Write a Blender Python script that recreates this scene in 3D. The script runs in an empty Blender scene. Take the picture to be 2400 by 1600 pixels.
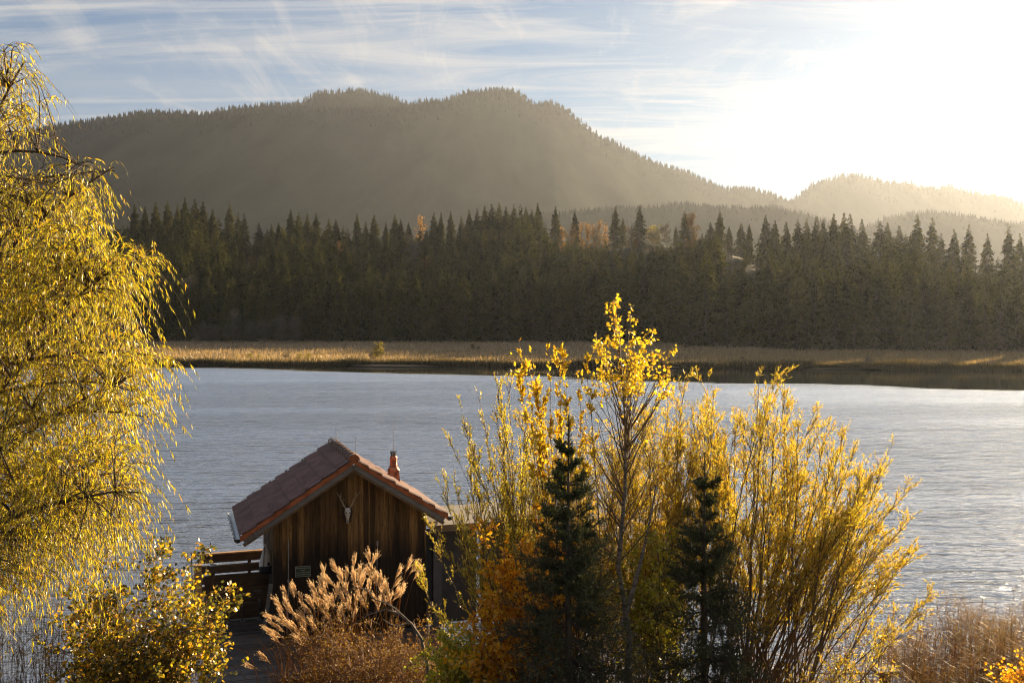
import bpy, math, random
import numpy as np
from mathutils import Vector, Matrix

# ------------------------------------------------------------------ camera, sky, sun, exposure
W0, F0, HZ, CAMZ = 2400.0, 2333.0, 745.0, 8.6       # photo width, focal length in photo pixels, horizon row, eye height
S = bpy.context.scene
COL = S.collection
R = math.radians
cd = bpy.data.cameras.new("camera"); cam = bpy.data.objects.new("camera", cd); COL.objects.link(cam)
cd.lens = 36.0 * F0 / W0; cd.sensor_width = 36.0; cd.clip_start = 0.1; cd.clip_end = 40000
cam.location = (0, 0, CAMZ)
cam.rotation_euler = (R(90) - math.atan((800 - HZ) / F0), 0, 0)
S.camera = cam

SUN_AZ, SUN_EL = R(37.0), R(12.0)                    # azimuth to the right of the view axis (+Y)
sdir = Vector((math.sin(SUN_AZ) * math.cos(SUN_EL), math.cos(SUN_AZ) * math.cos(SUN_EL), math.sin(SUN_EL)))
sl = bpy.data.lights.new("sun", 'SUN'); sun = bpy.data.objects.new("sun", sl); COL.objects.link(sun)
sl.energy = 5.0; sl.angle = R(0.5); sl.color = (1.0, 0.75, 0.45)
sun.rotation_euler = (-sdir).to_track_quat('-Z', 'Y').to_euler()

HAZE_DENSITY = 0.000042
HAZE_COLOR = (0.77, 0.845, 0.98)
HAZE_ANISO = 0.58

world = bpy.data.worlds.new("World"); S.world = world; world.use_nodes = True
nt = world.node_tree; nt.nodes.clear()
def N(nt, t, **kw):
    n = nt.nodes.new(t)
    for k, v in kw.items():
        if k.startswith('i_'): n.inputs[int(k[2:])].default_value = v
        else: setattr(n, k, v)
    return n
def L(nt, a, b): nt.links.new(a, b)
def ramp(nt, fac, stops, interp='LINEAR'):
    n = nt.nodes.new('ShaderNodeValToRGB'); n.color_ramp.interpolation = interp
    e = n.color_ramp.elements
    while len(e) < len(stops): e.new(0.5)
    for k, (p, c) in enumerate(stops):
        e[k].position = p; e[k].color = (c, c, c, 1) if not hasattr(c, '__len__') else (*c[:3], 1)
    L(nt, fac, n.inputs[0]); return n.outputs[0]
def M(nt, op, a, b=None, c=None, clamp=False):
    n = nt.nodes.new('ShaderNodeMath'); n.operation = op; n.use_clamp = clamp
    for k, v in enumerate((a, b, c)):
        if v is None: continue
        if hasattr(v, 'is_output'): L(nt, v, n.inputs[k])
        else: n.inputs[k].default_value = v
    return n.outputs[0]
def VM(nt, op, a, b=None, s=None):
    n = nt.nodes.new('ShaderNodeVectorMath'); n.operation = op
    for k, v in enumerate((a, b)):
        if v is None: continue
        if hasattr(v, 'is_output'): L(nt, v, n.inputs[k])
        else: n.inputs[k].default_value = v
    if s is not None:
        if hasattr(s, 'is_output'): L(nt, s, n.inputs['Scale'])
        else: n.inputs['Scale'].default_value = s
    return n.outputs['Value'] if op == 'DOT_PRODUCT' else n.outputs[0]
def noise(nt, vec, scale, detail=4, rough=0.5, dist=0.0, out=0):
    n = nt.nodes.new('ShaderNodeTexNoise'); n.inputs['Scale'].default_value = scale
    n.inputs['Detail'].default_value = detail; n.inputs['Roughness'].default_value = rough
    n.inputs['Distortion'].default_value = dist
    if vec is not None: L(nt, vec, n.inputs['Vector'])
    return n.outputs[out]
def mixc(nt, fac, a, b, mode='MIX'):
    n = nt.nodes.new('ShaderNodeMix'); n.data_type = 'RGBA'; n.blend_type = mode
    for idx, v in ((0, fac), (6, a), (7, b)):
        if hasattr(v, 'is_output'): L(nt, v, n.inputs[idx])
        else: n.inputs[idx].default_value = v if idx == 0 else (*v[:3], 1)
    return n.outputs[2]
def mapping(nt, vec, scale=(1, 1, 1), rot=(0, 0, 0), loc=(0, 0, 0)):
    n = nt.nodes.new('ShaderNodeMapping'); L(nt, vec, n.inputs[0])
    n.inputs['Scale'].default_value = scale; n.inputs['Rotation'].default_value = rot; n.inputs['Location'].default_value = loc
    return n.outputs[0]

sky = N(nt, 'ShaderNodeTexSky'); sky.sky_type = 'NISHITA'; sky.sun_disc = False
sky.sun_elevation = SUN_EL; sky.sun_rotation = SUN_AZ
sky.air_density = 1.0; sky.dust_density = 0.35; sky.ozone_density = 2.0; sky.altitude = 900
tc = N(nt, 'ShaderNodeTexCoord'); d = tc.outputs['Generated']
sep = N(nt, 'ShaderNodeSeparateXYZ'); L(nt, d, sep.inputs[0])
zz = M(nt, 'ADD', M(nt, 'MAXIMUM', sep.outputs[2], 0.0), 0.10)
cmb = N(nt, 'ShaderNodeCombineXYZ')
L(nt, M(nt, 'DIVIDE', sep.outputs[0], zz), cmb.inputs[0]); L(nt, M(nt, 'DIVIDE', sep.outputs[1], zz), cmb.inputs[1])
pv = cmb.outputs[0]
dots = VM(nt, 'DOT_PRODUCT', d, tuple(sdir))
dots = M(nt, 'MAXIMUM', dots, 0.0)
# three cirrus layers on a plane overhead: veils, streaks and wisps
veil = ramp(nt, noise(nt, mapping(nt, pv, (0.30, 1.1, 1), (0, 0, R(-10)), (3, 1, 0)), 1.2, 7, 0.58, 0.8), [(0.40, 0), (0.66, 1)])
streak = ramp(nt, noise(nt, mapping(nt, pv, (0.36, 1.9, 1), (0, 0, R(16)), (7.3, 2, 0)), 1.7, 10, 0.64, 1.8), [(0.48, 0), (0.66, 1)])
wisp = ramp(nt, noise(nt, mapping(nt, pv, (2.0, 0.5, 1), (0, 0, R(30)), (1.7, 9, 0)), 1.6, 10, 0.64, 2.0), [(0.52, 0), (0.70, 1)])
cl = M(nt, 'ADD', M(nt, 'MULTIPLY', veil, 0.55), M(nt, 'ADD', M(nt, 'MULTIPLY', streak, 0.65), M(nt, 'MULTIPLY', wisp, 0.45)), clamp=True)
g1 = M(nt, 'POWER', dots, 5.0); g2 = M(nt, 'POWER', dots, 26.0); g3 = M(nt, 'POWER', dots, 420.0)
glow = M(nt, 'ADD', M(nt, 'MULTIPLY', g1, 0.4), M(nt, 'ADD', M(nt, 'MULTIPLY', g2, 0.9), M(nt, 'MULTIPLY', g3, 5.0)))
cloudc = VM(nt, 'SCALE', (1.0, 0.985, 0.96), None, M(nt, 'ADD', glow, 3.0))
skyb = mixc(nt, 1.0, sky.outputs[0], (0.31, 0.51, 0.77), 'MULTIPLY')
aur = VM(nt, 'SCALE', (1.0, 0.95, 0.86), None, M(nt, 'ADD', M(nt, 'MULTIPLY', g2, 0.5), M(nt, 'MULTIPLY', g3, 5.0)))
base = VM(nt, 'ADD', VM(nt, 'DIVIDE', skyb, VM(nt, 'ADD', VM(nt, 'SCALE', skyb, None, 0.17), (1.0, 1.0, 1.0))), aur)   # the eye-like shoulder of a bright sky
skyc = mixc(nt, M(nt, 'MULTIPLY', cl, 0.85), base, cloudc)
bg = N(nt, 'ShaderNodeBackground'); bg.inputs[1].default_value = 0.05; L(nt, skyc, bg.inputs[0])
wo = N(nt, 'ShaderNodeOutputWorld'); L(nt, bg.outputs[0], wo.inputs[0])

S.view_settings.view_transform = 'Standard'; S.view_settings.look = 'None'
S.view_settings.gamma = 1.0; S.view_settings.use_curve_mapping = False
S.view_settings.exposure = 2.06
S.cycles.max_bounces = 7; S.cycles.diffuse_bounces = 3; S.cycles.glossy_bounces = 3
S.cycles.transmission_bounces = 5; S.cycles.volume_bounces = 0; S.cycles.transparent_max_bounces = 8
S.cycles.caustics_reflective = False; S.cycles.caustics_refractive = False
S.cycles.use_denoising = True; S.cycles.filter_width = 1.15
S.cycles.sample_clamp_indirect = 6.0
S.render.use_persistent_data = False

# ------------------------------------------------------------------ helpers
def at(px, py, Y):
    """point at distance Y along the view axis, seen at photo pixel px, py"""
    return np.array([(px - 1200.0) / F0 * Y, Y, CAMZ - (py - HZ) / F0 * Y])
def rngs(seed): return np.random.default_rng(seed)
def nrm(v): return v / np.maximum(np.linalg.norm(v, axis=-1, keepdims=True), 1e-9)
def build(name, geos, mats, parent=None, smooth=False):
    """geos: list of (V (n,3), F (m,k)[, material index]) linked as ONE mesh object"""
    if not isinstance(mats, (list, tuple)): mats = [mats]
    Vs, loops, tot, mi, off = [], [], [], [], 0
    for g in geos:
        V, F = np.asarray(g[0], float), np.asarray(g[1], np.int64)
        if len(F) == 0: continue
        Vs.append(V); loops.append((F + off).ravel()); tot.append(np.full(len(F), F.shape[1])); mi.append(np.full(len(F), g[2] if len(g) > 2 else 0)); off += len(V)
    V = np.concatenate(Vs); lp = np.concatenate(loops).astype(np.int32); tt = np.concatenate(tot).astype(np.int32); mi = np.concatenate(mi).astype(np.int32)
    me = bpy.data.meshes.new(name)
    me.vertices.add(len(V)); me.vertices.foreach_set('co', V.astype(np.float32).ravel())
    me.loops.add(len(lp)); me.loops.foreach_set('vertex_index', lp)
    me.polygons.add(len(tt)); me.polygons.foreach_set('loop_start', np.concatenate([[0], np.cumsum(tt)[:-1]]).astype(np.int32))
    try: me.polygons.foreach_set('loop_total', tt)
    except Exception: pass
    for m in mats: me.materials.append(m)
    me.polygons.foreach_set('material_index', mi)
    me.polygons.foreach_set('use_smooth', np.full(len(tt), bool(smooth)))
    me.update(calc_edges=True); me.validate()
    o = bpy.data.objects.new(name, me); COL.objects.link(o)
    if parent is not None: o.parent = parent
    return o
def tag(o, label=None, cat=None, group=None, kind=None):
    if label: o['label'] = label
    if cat: o['category'] = cat
    if group: o['group'] = group
    if kind: o['kind'] = kind
    return o
def empty(name, loc, rz=0.0, label=None, cat=None, group=None):
    o = bpy.data.objects.new(name, None); COL.objects.link(o); o.location = loc; o.rotation_euler = (0, 0, rz)
    o.empty_display_size = 0.3
    return tag(o, label, cat, group)
def box(x0, x1, y0, y1, z0, z1):
    V = np.array([[x, y, z] for z in (z0, z1) for y in (y0, y1) for x in (x0, x1)], float)
    Fc = np.array([[0, 2, 3, 1], [4, 5, 7, 6], [0, 1, 5, 4], [2, 6, 7, 3], [0, 4, 6, 2], [1, 3, 7, 5]])
    return V, Fc
def xf(g, Mx):
    V = np.asarray(g[0]) @ np.array(Mx.to_3x3()).T + np.array(Mx.translation)
    return (V,) + tuple(g[1:])
def bar(a, b, w, h, up=(0, 0, 1)):
    """rectangular bar from a to b, w wide, h high"""
    a, b = np.array(a, float), np.array(b, float); t = nrm(b - a); u = np.array(up, float)
    s = nrm(np.cross(t, u)); u = np.cross(s, t)
    V = np.array([p + s * i * w / 2 + u * j * h / 2 for p in (a, b) for j in (-1, 1) for i in (-1, 1)])
    return V, np.array([[0, 2, 3, 1], [4, 5, 7, 6], [0, 1, 5, 4], [2, 6, 7, 3], [0, 4, 6, 2], [1, 3, 7, 5]])
def lathe(prof, seg=16, cx=0, cy=0):
    prof = np.array(prof, float); a = np.linspace(0, 2 * math.pi, seg, endpoint=False)
    V = np.array([[cx + r * math.cos(t), cy + r * math.sin(t), z] for r, z in prof for t in a])
    Fc = [[i * seg + j, i * seg + (j + 1) % seg, (i + 1) * seg + (j + 1) % seg, (i + 1) * seg + j] for i in range(len(prof) - 1) for j in range(seg)]
    return V, np.array(Fc)
def tubes(P, Rd, sides=3, cap=False):
    """P (M,N,3) centre lines, Rd (M,N) or scalar radii"""
    P = np.asarray(P, float)
    if P.ndim == 2: P = P[None]
    m, n, _ = P.shape; Rd = np.broadcast_to(Rd, (m, n))
    T = nrm(np.gradient(P, axis=1)); ref = np.where(np.abs(T[:, :1, 2:3]) > 0.9, np.array([1.0, 0.1, 0]), np.array([0.05, 0.1, 1.0]))
    U = nrm(np.cross(T, np.broadcast_to(ref, T.shape))); Vv = np.cross(T, U)
    a = np.linspace(0, 2 * math.pi, sides, endpoint=False)
    V = P[:, :, None] + Rd[:, :, None, None] * (U[:, :, None] * np.cos(a)[:, None] + Vv[:, :, None] * np.sin(a)[:, None])
    idx = np.arange(m * n * sides).reshape(m, n, sides)
    A, B = idx[:, :-1], idx[:, 1:]
    Fc = np.stack([A, np.roll(A, -1, 2), np.roll(B, -1, 2), B], -1).reshape(-1, 4)
    return V.reshape(-1, 3), Fc
def bez(A, B, C, n):
    t = np.linspace(0, 1, n)[None, :, None]
    A, B, C = (np.asarray(x, float).reshape(-1, 1, 3) for x in (A, B, C))
    return (1 - t) ** 2 * A + 2 * t * (1 - t) * B + t * t * C
def sample(P, i, t):
    n = P.shape[1]; f = np.clip(t, 0, 0.9999) * (n - 1); k = f.astype(int); w = (f - k)[:, None]
    return P[i, k] * (1 - w) + P[i, k + 1] * w, nrm(P[i, k + 1] - P[i, k])
def jitter(rg, P, a):
    """wobble centre lines, growing along them"""
    m, n, _ = P.shape; w = rg.normal(0, a, (m, n, 3)); w[:, 0] = 0
    return P + np.cumsum(w, 1) / math.sqrt(n)
def shoots(rg, P, k, t0, t1, ln, spread, up=0.0, droop=0.0, n=5, taper=0.5):
    """k side shoots from every centre line; returns (M*k, n, 3)"""
    m = P.shape[0]; i = np.repeat(np.arange(m), k); t = rg.uniform(t0, t1, m * k)
    o, T = sample(P, i, t); rd = nrm(rg.normal(0, 1, (m * k, 3))); rd = nrm(rd - T * (rd * T).sum(1, keepdims=True))
    sp = np.abs(rg.normal(spread, spread * 0.25, (m * k, 1)))
    D = nrm(T * np.cos(sp) + rd * np.sin(sp) + np.array([0, 0, up]))
    l = (ln * rg.uniform(0.55, 1.2, m * k) * (1 - taper * (t - t0) / max(t1 - t0, 1e-6)))[:, None]
    e = o + D * l; e2 = e + np.array([0, 0, -1.0]) * l * droop
    return bez(o, (o + e) / 2 + np.array([0, 0, 1.0]) * l * 0.05, e2, n)
def leafpos(rg, P, k, t0=0.1, t1=1.0, ang=0.7, hang=0.0):
    m = P.shape[0]; i = np.repeat(np.arange(m), k); t = rg.uniform(t0, t1, m * k)
    o, T = sample(P, i, t); rd = nrm(rg.normal(0, 1, (m * k, 3))); a = rg.normal(ang, 0.25, (m * k, 1))
    D = nrm(T * np.cos(a) + rd * np.sin(a) + np.array([0, 0, -hang]))
    return o, D
SH_L = np.array([[0, 0], [0.35, 0.5], [1, 0], [0.35, -0.5]])
SH_R = np.array([[0, 0], [0.22, 0.45], [0.62, 0.46], [1, 0], [0.62, -0.46], [0.22, -0.45]])
SH_B = np.array([[0, 0], [0.16, 0.42], [0.42, 0.46], [1, 0], [0.42, -0.46], [0.16, -0.42]])
def leaves(rg, o, D, ln, wd, shape=SH_L, stalk=0.0, curl=0.18):
    m = len(o); rn = nrm(rg.normal(0, 1, (m, 3))); Sd = nrm(np.cross(D, rn)); Nn = np.cross(Sd, D)
    l = (ln * rg.uniform(0.65, 1.2, m))[:, None, None]; w = (wd * rg.uniform(0.7, 1.2, m))[:, None, None]
    u = shape[:, 0][None, :, None]; v = shape[:, 1][None, :, None]
    V = o[:, None] + D[:, None] * (u * l + stalk) + Sd[:, None] * v * w + Nn[:, None] * (-(u - 0.5) ** 2 + 0.25) * l * curl * rg.normal(0.3, 1, m)[:, None, None]
    k = len(shape); return V.reshape(-1, 3), np.arange(m * k).reshape(m, k)
def grow_to(rg, targets, P, Rd, lift=0.25, n=8, back=0.35, wob=0.02):
    """a branch from the best point of the given centre lines to every target"""
    pts = P[:, :-1].reshape(-1, 3); rr = Rd[:, :-1].reshape(-1)
    dd = np.linalg.norm(targets[:, None] - pts[None], axis=2)
    low = np.maximum(pts[None, :, 2] - targets[:, None, 2] + 0.2, 0) * 1.5
    c = dd + low + rg.uniform(0, 0.5, dd.shape) * dd
    j = c.argmin(1); o = pts[j]; l = np.linalg.norm(targets - o, axis=1, keepdims=True)
    mid = (o + targets) / 2 + np.array([0, 0, 1.0]) * l * lift + rg.normal(0, 0.08, (len(o), 3)) * l
    B = jitter(rg, bez(o, mid, targets, n), wob)
    r0 = np.minimum(rr[j] * 0.7, 0.004 + l[:, 0] * 0.012)
    return B, r0[:, None] * np.linspace(1, 0.25, n)[None]
def inpoly(p, poly):
    x, y = p[:, 0], p[:, 1]; r = np.zeros(len(p), bool); q = np.array(poly, float)
    for a, b in zip(q, np.roll(q, -1, 0)):
        c = ((a[1] > y) != (b[1] > y)) & (x < (b[0] - a[0]) * (y - a[1]) / (b[1] - a[1] + 1e-9) + a[0]); r ^= c
    return r
def sample_poly(rg, poly, n):
    q = np.array(poly, float); out = np.zeros((0, 2))
    while len(out) < n:
        p = rg.uniform(q.min(0), q.max(0), (n * 2, 2)); out = np.concatenate([out, p[inpoly(p, poly)]])
    return out[:n]

# ------------------------------------------------------------------ materials
def newmat(name):
    m = bpy.data.materials.new(name); m.use_nodes = True; t = m.node_tree; t.nodes.clear()
    o = t.nodes.new('ShaderNodeOutputMaterial'); return m, t, o
def leafmat(name, stops, trans=0.5, gloss=0.06, per_obj=False, tint=(0.97, 0.97, 0.58)):
    m, t, o = newmat(name)
    g = N(t, 'ShaderNodeNewGeometry'); f = g.outputs['Random Per Island']
    if per_obj: f = N(t, 'ShaderNodeObjectInfo').outputs['Random']
    c = ramp(t, f, stops)
    di = N(t, 'ShaderNodeBsdfDiffuse'); tr = N(t, 'ShaderNodeBsdfTranslucent'); L(t, c, di.inputs[0])
    L(t, mixc(t, 1.0, c, tint, 'MULTIPLY'), tr.inputs[0])
    mx = N(t, 'ShaderNodeMixShader'); mx.inputs[0].default_value = trans; L(t, di.outputs[0], mx.inputs[1]); L(t, tr.outputs[0], mx.inputs[2])
    gl = N(t, 'ShaderNodeBsdfGlossy'); gl.inputs['Roughness'].default_value = 0.38; gl.inputs[0].default_value = (1, 1, 1, 1)
    m2 = N(t, 'ShaderNodeMixShader'); m2.inputs[0].default_value = gloss; L(t, mx.outputs[0], m2.inputs[1]); L(t, gl.outputs[0], m2.inputs[2])
    L(t, m2.outputs[0], o.inputs[0]); return m
def pmat(name, col, rough=0.8, var=0.35, scale=6.0, metallic=0.0, island=0.0, stretch=(1, 1, 1), bump=0.0, spec=0.3, coord='Object', col2=None):
    m, t, o = newmat(name); b = N(t, 'ShaderNodeBsdfPrincipled')
    tcd = N(t, 'ShaderNodeTexCoord').outputs[coord]; v = mapping(t, tcd, stretch)
    nz = noise(t, v, scale, 6, 0.6, 0.3)
    c1 = tuple(x * (1 - var) for x in col); c2 = tuple(min(1, x * (1 + var)) for x in (col2 or col))
    c = ramp(t, nz, [(0.3, c1), (0.7, c2)])
    if island:
        g = N(t, 'ShaderNodeNewGeometry').outputs['Random Per Island']
        c = mixc(t, 1.0, c, ramp(t, g, [(0, 1 - island), (1, 1.0)]), 'MULTIPLY')
    L(t, c, b.inputs['Base Color']); b.inputs['Roughness'].default_value = rough; b.inputs['Metallic'].default_value = metallic
    b.inputs['Specular IOR Level'].default_value = spec
    if bump:
        bn = N(t, 'ShaderNodeBump'); bn.inputs['Strength'].default_value = bump; bn.inputs['Distance'].default_value = 0.02
        L(t, nz, bn.inputs['Height']); L(t, bn.outputs[0], b.inputs['Normal'])
    L(t, b.outputs[0], o.inputs[0]); return m

def wallmat():
    m, t, o = newmat('weathered_planks'); b = N(t, 'ShaderNodeBsdfPrincipled')
    tcd = N(t, 'ShaderNodeTexCoord').outputs['Object']
    g = N(t, 'ShaderNodeNewGeometry').outputs['Random Per Island']
    off = N(t, 'ShaderNodeCombineXYZ'); L(t, M(t, 'MULTIPLY', g, 37.0), off.inputs[1]); L(t, M(t, 'MULTIPLY', g, 13.0), off.inputs[2])
    v = VM(t, 'ADD', tcd, off.outputs[0])
    grain = noise(t, mapping(t, v, (14, 14, 0.9)), 2.2, 8, 0.65, 0.6)
    c = ramp(t, grain, [(0.28, (0.045, 0.027, 0.012)), (0.5, (0.15, 0.090, 0.036)), (0.72, (0.28, 0.18, 0.08))])
    c = mixc(t, 1.0, c, ramp(t, g, [(0, (0.35, 0.33, 0.32)), (0.5, (0.85, 0.8, 0.75)), (1, (1.5, 1.4, 1.2))]), 'MULTIPLY')
    kn = N(t, 'ShaderNodeTexVoronoi'); kn.inputs['Scale'].default_value = 3.2; L(t, mapping(t, v, (2.2, 1, 0.9)), kn.inputs['Vector'])
    c = mixc(t, ramp(t, kn.outputs[0], [(0.05, 0.85), (0.12, 0.0)]), c, (0.02, 0.01, 0.005))
    sp = N(t, 'ShaderNodeSeparateXYZ'); L(t, tcd, sp.inputs[0])
    edge = M(t, 'ADD', sp.outputs[2], M(t, 'MULTIPLY', noise(t, mapping(t, v, (5, 5, 0.5)), 1.6, 5, 0.6), -1.1))
    edge = M(t, 'ADD', edge, M(t, 'MULTIPLY', g, 0.35))
    tarry = ramp(t, M(t, 'DIVIDE', edge, 3.0), [(0.50, 1.0), (0.74, 0.0)])     # tarred, rain-blackened lower boards
    c = mixc(t, M(t, 'MULTIPLY', tarry, 0.94), c, (0.013, 0.010, 0.008))
    L(t, c, b.inputs['Base Color']); b.inputs['Roughness'].default_value = 0.75; b.inputs['Specular IOR Level'].default_value = 0.25
    bn = N(t, 'ShaderNodeBump'); bn.inputs['Strength'].default_value = 0.4; bn.inputs['Distance'].default_value = 0.01
    L(t, grain, bn.inputs['Height']); L(t, bn.outputs[0], b.inputs['Normal']); L(t, b.outputs[0], o.inputs[0]); return m

M_wall = wallmat()
M_deck = pmat('deck_wood', (0.085, 0.075, 0.068), 0.55, 0.5, 3, island=0.5, stretch=(1.0, 9, 9), bump=0.4, spec=0.5)
M_board = pmat('old_board', (0.10, 0.062, 0.036), 0.8, 0.5, 3, island=0.45, stretch=(0.8, 8, 8), bump=0.4)
M_grey = pmat('grey_paint_wood', (0.17, 0.165, 0.16), 0.7, 0.25, 2.5, stretch=(1, 6, 6))
M_beam = pmat('beam_wood', (0.20, 0.145, 0.085), 0.8, 0.35, 3, stretch=(1, 8, 8), island=0.2)
M_paleboard = pmat('sunlit_post_wood', (0.42, 0.25, 0.13), 0.8, 0.3, 5, stretch=(1, 1, 4))  # sunlight on the post and top rail put into the wood colour
M_tile = pmat('clay_tile', (0.135, 0.058, 0.048), 0.62, 0.45, 2.6, island=0.32, bump=0.3, spec=0.4, col2=(0.15, 0.072, 0.058))
M_tileedge = pmat('clay_edge', (0.36, 0.115, 0.045), 0.8, 0.35, 6, island=0.3)
M_ridge = pmat('ridge_clay', (0.21, 0.12, 0.09), 0.7, 0.35, 6, island=0.25, bump=0.2)
M_zinc = pmat('zinc', (0.50, 0.53, 0.55), 0.42, 0.2, 4, metallic=0.75)
M_copper = pmat('copper', (0.27, 0.085, 0.04), 0.5, 0.7, 7, metallic=0.6, col2=(0.42, 0.16, 0.08))
M_steel = pmat('steel', (0.35, 0.36, 0.37), 0.45, 0.2, 5, metallic=0.7)
M_dark = pmat('dark_iron', (0.03, 0.03, 0.032), 0.6, 0.2, 5)
M_rust = pmat('rusty_wire', (0.12, 0.06, 0.04), 0.7, 0.2, 5)
M_bone = pmat('bone', (0.55, 0.52, 0.46), 0.6, 0.15, 12)
M_horn = pmat('antler', (0.40, 0.33, 0.24), 0.55, 0.2, 20)
M_plaque = pmat('plaque', (0.035, 0.022, 0.014), 0.6, 0.3, 8)
M_white = pmat('white_canvas', (0.62, 0.61, 0.59), 0.7, 0.1, 6)
M_navy = pmat('navy_canvas', (0.02, 0.022, 0.035), 0.6, 0.1, 6)
M_signgreen = pmat('sign_green', (0.035, 0.055, 0.035), 0.6, 0.3, 10)
M_signpale = pmat('sign_paint', (0.42, 0.45, 0.38), 0.6, 0.1, 10)
M_shedwall = pmat('shed_grey', (0.085, 0.085, 0.09), 0.8, 0.2, 3)
M_tarp = pmat('green_tarp', (0.05, 0.17, 0.15), 0.6, 0.3, 4)
M_shedroof = pmat('shed_roof', (0.22, 0.20, 0.17), 0.8, 0.3, 4)
M_pale = pmat('pale_board', (0.36, 0.40, 0.46), 0.6, 0.25, 3, stretch=(5, 0.7, 5))
M_float = pmat('float_grey', (0.30, 0.30, 0.31), 0.5, 0.3, 9)
M_soil = pmat('bank_soil', (0.07, 0.055, 0.03), 0.95, 0.5, 1.5, bump=0.5, col2=(0.06, 0.06, 0.025))
M_bark = pmat('bark', (0.095, 0.07, 0.05), 0.9, 0.4, 14, stretch=(1, 1, 0.4), bump=0.5)
M_twig = pmat('twig', (0.13, 0.085, 0.045), 0.7, 0.3, 4, spec=0.5)
M_twigred = pmat('red_twig', (0.15, 0.07, 0.04), 0.7, 0.3, 4, spec=0.5)
M_greybark = pmat('grey_bark', (0.17, 0.155, 0.14), 0.85, 0.4, 20, bump=0.4)
def birchbark():
    m, t, o = newmat('birch_bark'); b = N(t, 'ShaderNodeBsdfPrincipled'); tcd = N(t, 'ShaderNodeTexCoord').outputs['Object']
    a = noise(t, mapping(t, tcd, (3, 3, 14)), 2.0, 5, 0.6)
    L(t, ramp(t, a, [(0.38, (0.05, 0.04, 0.03)), (0.47, (0.16, 0.13, 0.10)), (0.7, (0.27, 0.23, 0.19))]), b.inputs['Base Color'])
    b.inputs['Roughness'].default_value = 0.7; L(t, b.outputs[0], o.inputs[0]); return m
M_birch = birchbark()
M_willow = leafmat('willow_leaf', [(0, (0.20, 0.20, 0.03)), (0.3, (0.42, 0.38, 0.03)), (0.65, (0.74, 0.62, 0.03)), (0.88, (0.84, 0.60, 0.03)), (1, (0.62, 0.30, 0.03))], 0.62, 0.05)
M_shrubw = leafmat('shrub_willow_leaf', [(0, (0.30, 0.30, 0.05)), (0.35, (0.50, 0.44, 0.05)), (0.7, (0.80, 0.64, 0.05)), (1, (0.80, 0.46, 0.04))], 0.62, 0.08)
M_rightw = leafmat('right_willow_leaf', [(0, (0.30, 0.27, 0.04)), (0.35, (0.58, 0.48, 0.05)), (0.75, (0.76, 0.53, 0.04)), (1, (0.76, 0.38, 0.03))], 0.6, 0.08)
M_birchleaf = leafmat('birch_leaf', [(0, (0.60, 0.46, 0.03)), (0.6, (0.82, 0.60, 0.03)), (1, (0.75, 0.40, 0.03))], 0.6, 0.06)
M_orange = leafmat('orange_leaf', [(0, (0.62, 0.26, 0.02)), (0.4, (0.86, 0.42, 0.02)), (0.8, (0.92, 0.58, 0.03)), (1, (0.70, 0.52, 0.05))], 0.66, 0.04)
M_hazel = leafmat('hazel_leaf', [(0, (0.05, 0.06, 0.015)), (0.45, (0.16, 0.15, 0.025)), (0.7, (0.62, 0.46, 0.03)), (1, (0.76, 0.38, 0.03))], 0.58, 0.06)
M_lime = leafmat('lime_leaf', [(0, (0.35, 0.38, 0.04)), (0.6, (0.55, 0.52, 0.04)), (1, (0.65, 0.42, 0.04))], 0.6, 0.06)
M_plume = leafmat('plume', [(0, (0.66, 0.50, 0.32)), (0.6, (0.84, 0.68, 0.46)), (1, (0.88, 0.76, 0.56))], 0.66, 0.04, tint=(1, .95, .85))
M_brownleaf = leafmat('brown_leaf', [(0, (0.10, 0.05, 0.02)), (0.5, (0.24, 0.12, 0.035)), (0.8, (0.42, 0.24, 0.05)), (1, (0.62, 0.44, 0.10))], 0.45, 0.03)
M_reed = leafmat('reed_leaf', [(0, (0.11, 0.07, 0.03)), (0.5, (0.27, 0.16, 0.06)), (0.8, (0.46, 0.23, 0.05)), (1, (0.32, 0.27, 0.08))], 0.4, 0.015)
M_reedplume = leafmat('reed_plume', [(0, (0.14, 0.09, 0.055)), (0.6, (0.28, 0.19, 0.12)), (1, (0.42, 0.31, 0.20))], 0.4, 0.02)
M_needle = leafmat('needles', [(0, (0.022, 0.032, 0.014)), (0.6, (0.080, 0.098, 0.038)), (1, (0.15, 0.165, 0.07))], 0.25, 0.03)
M_farneedle = leafmat('far_needles', [(0, (0.024, 0.032, 0.014)), (0.5, (0.050, 0.060, 0.024)), (1, (0.095, 0.092, 0.036))], 0.25, 0.0)
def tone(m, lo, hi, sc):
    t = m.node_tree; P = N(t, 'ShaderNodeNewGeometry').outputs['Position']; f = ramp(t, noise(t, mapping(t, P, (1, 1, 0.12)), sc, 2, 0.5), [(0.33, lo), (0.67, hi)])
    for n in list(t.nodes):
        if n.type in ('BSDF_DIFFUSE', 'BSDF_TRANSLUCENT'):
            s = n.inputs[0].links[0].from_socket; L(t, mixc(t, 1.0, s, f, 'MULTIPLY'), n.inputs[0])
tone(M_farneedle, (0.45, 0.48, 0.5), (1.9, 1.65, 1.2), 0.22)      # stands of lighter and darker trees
M_larch = leafmat('larch_needles', [(0, (0.30, 0.15, 0.04)), (1, (0.45, 0.26, 0.06))], 0.45, 0.02)
M_meadowtree = leafmat('meadow_tree_leaf', [(0, (0.20, 0.17, 0.05)), (1, (0.34, 0.27, 0.07))], 0.45, 0.02)
M_brownfar = leafmat('far_brown_leaf', [(0, (0.09, 0.055, 0.025)), (1, (0.17, 0.10, 0.04))], 0.4, 0.0)
M_baretwigs = leafmat('bare_twigs', [(0, (0.08, 0.07, 0.06)), (1, (0.16, 0.14, 0.12))], 0.3, 0.02)
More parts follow.
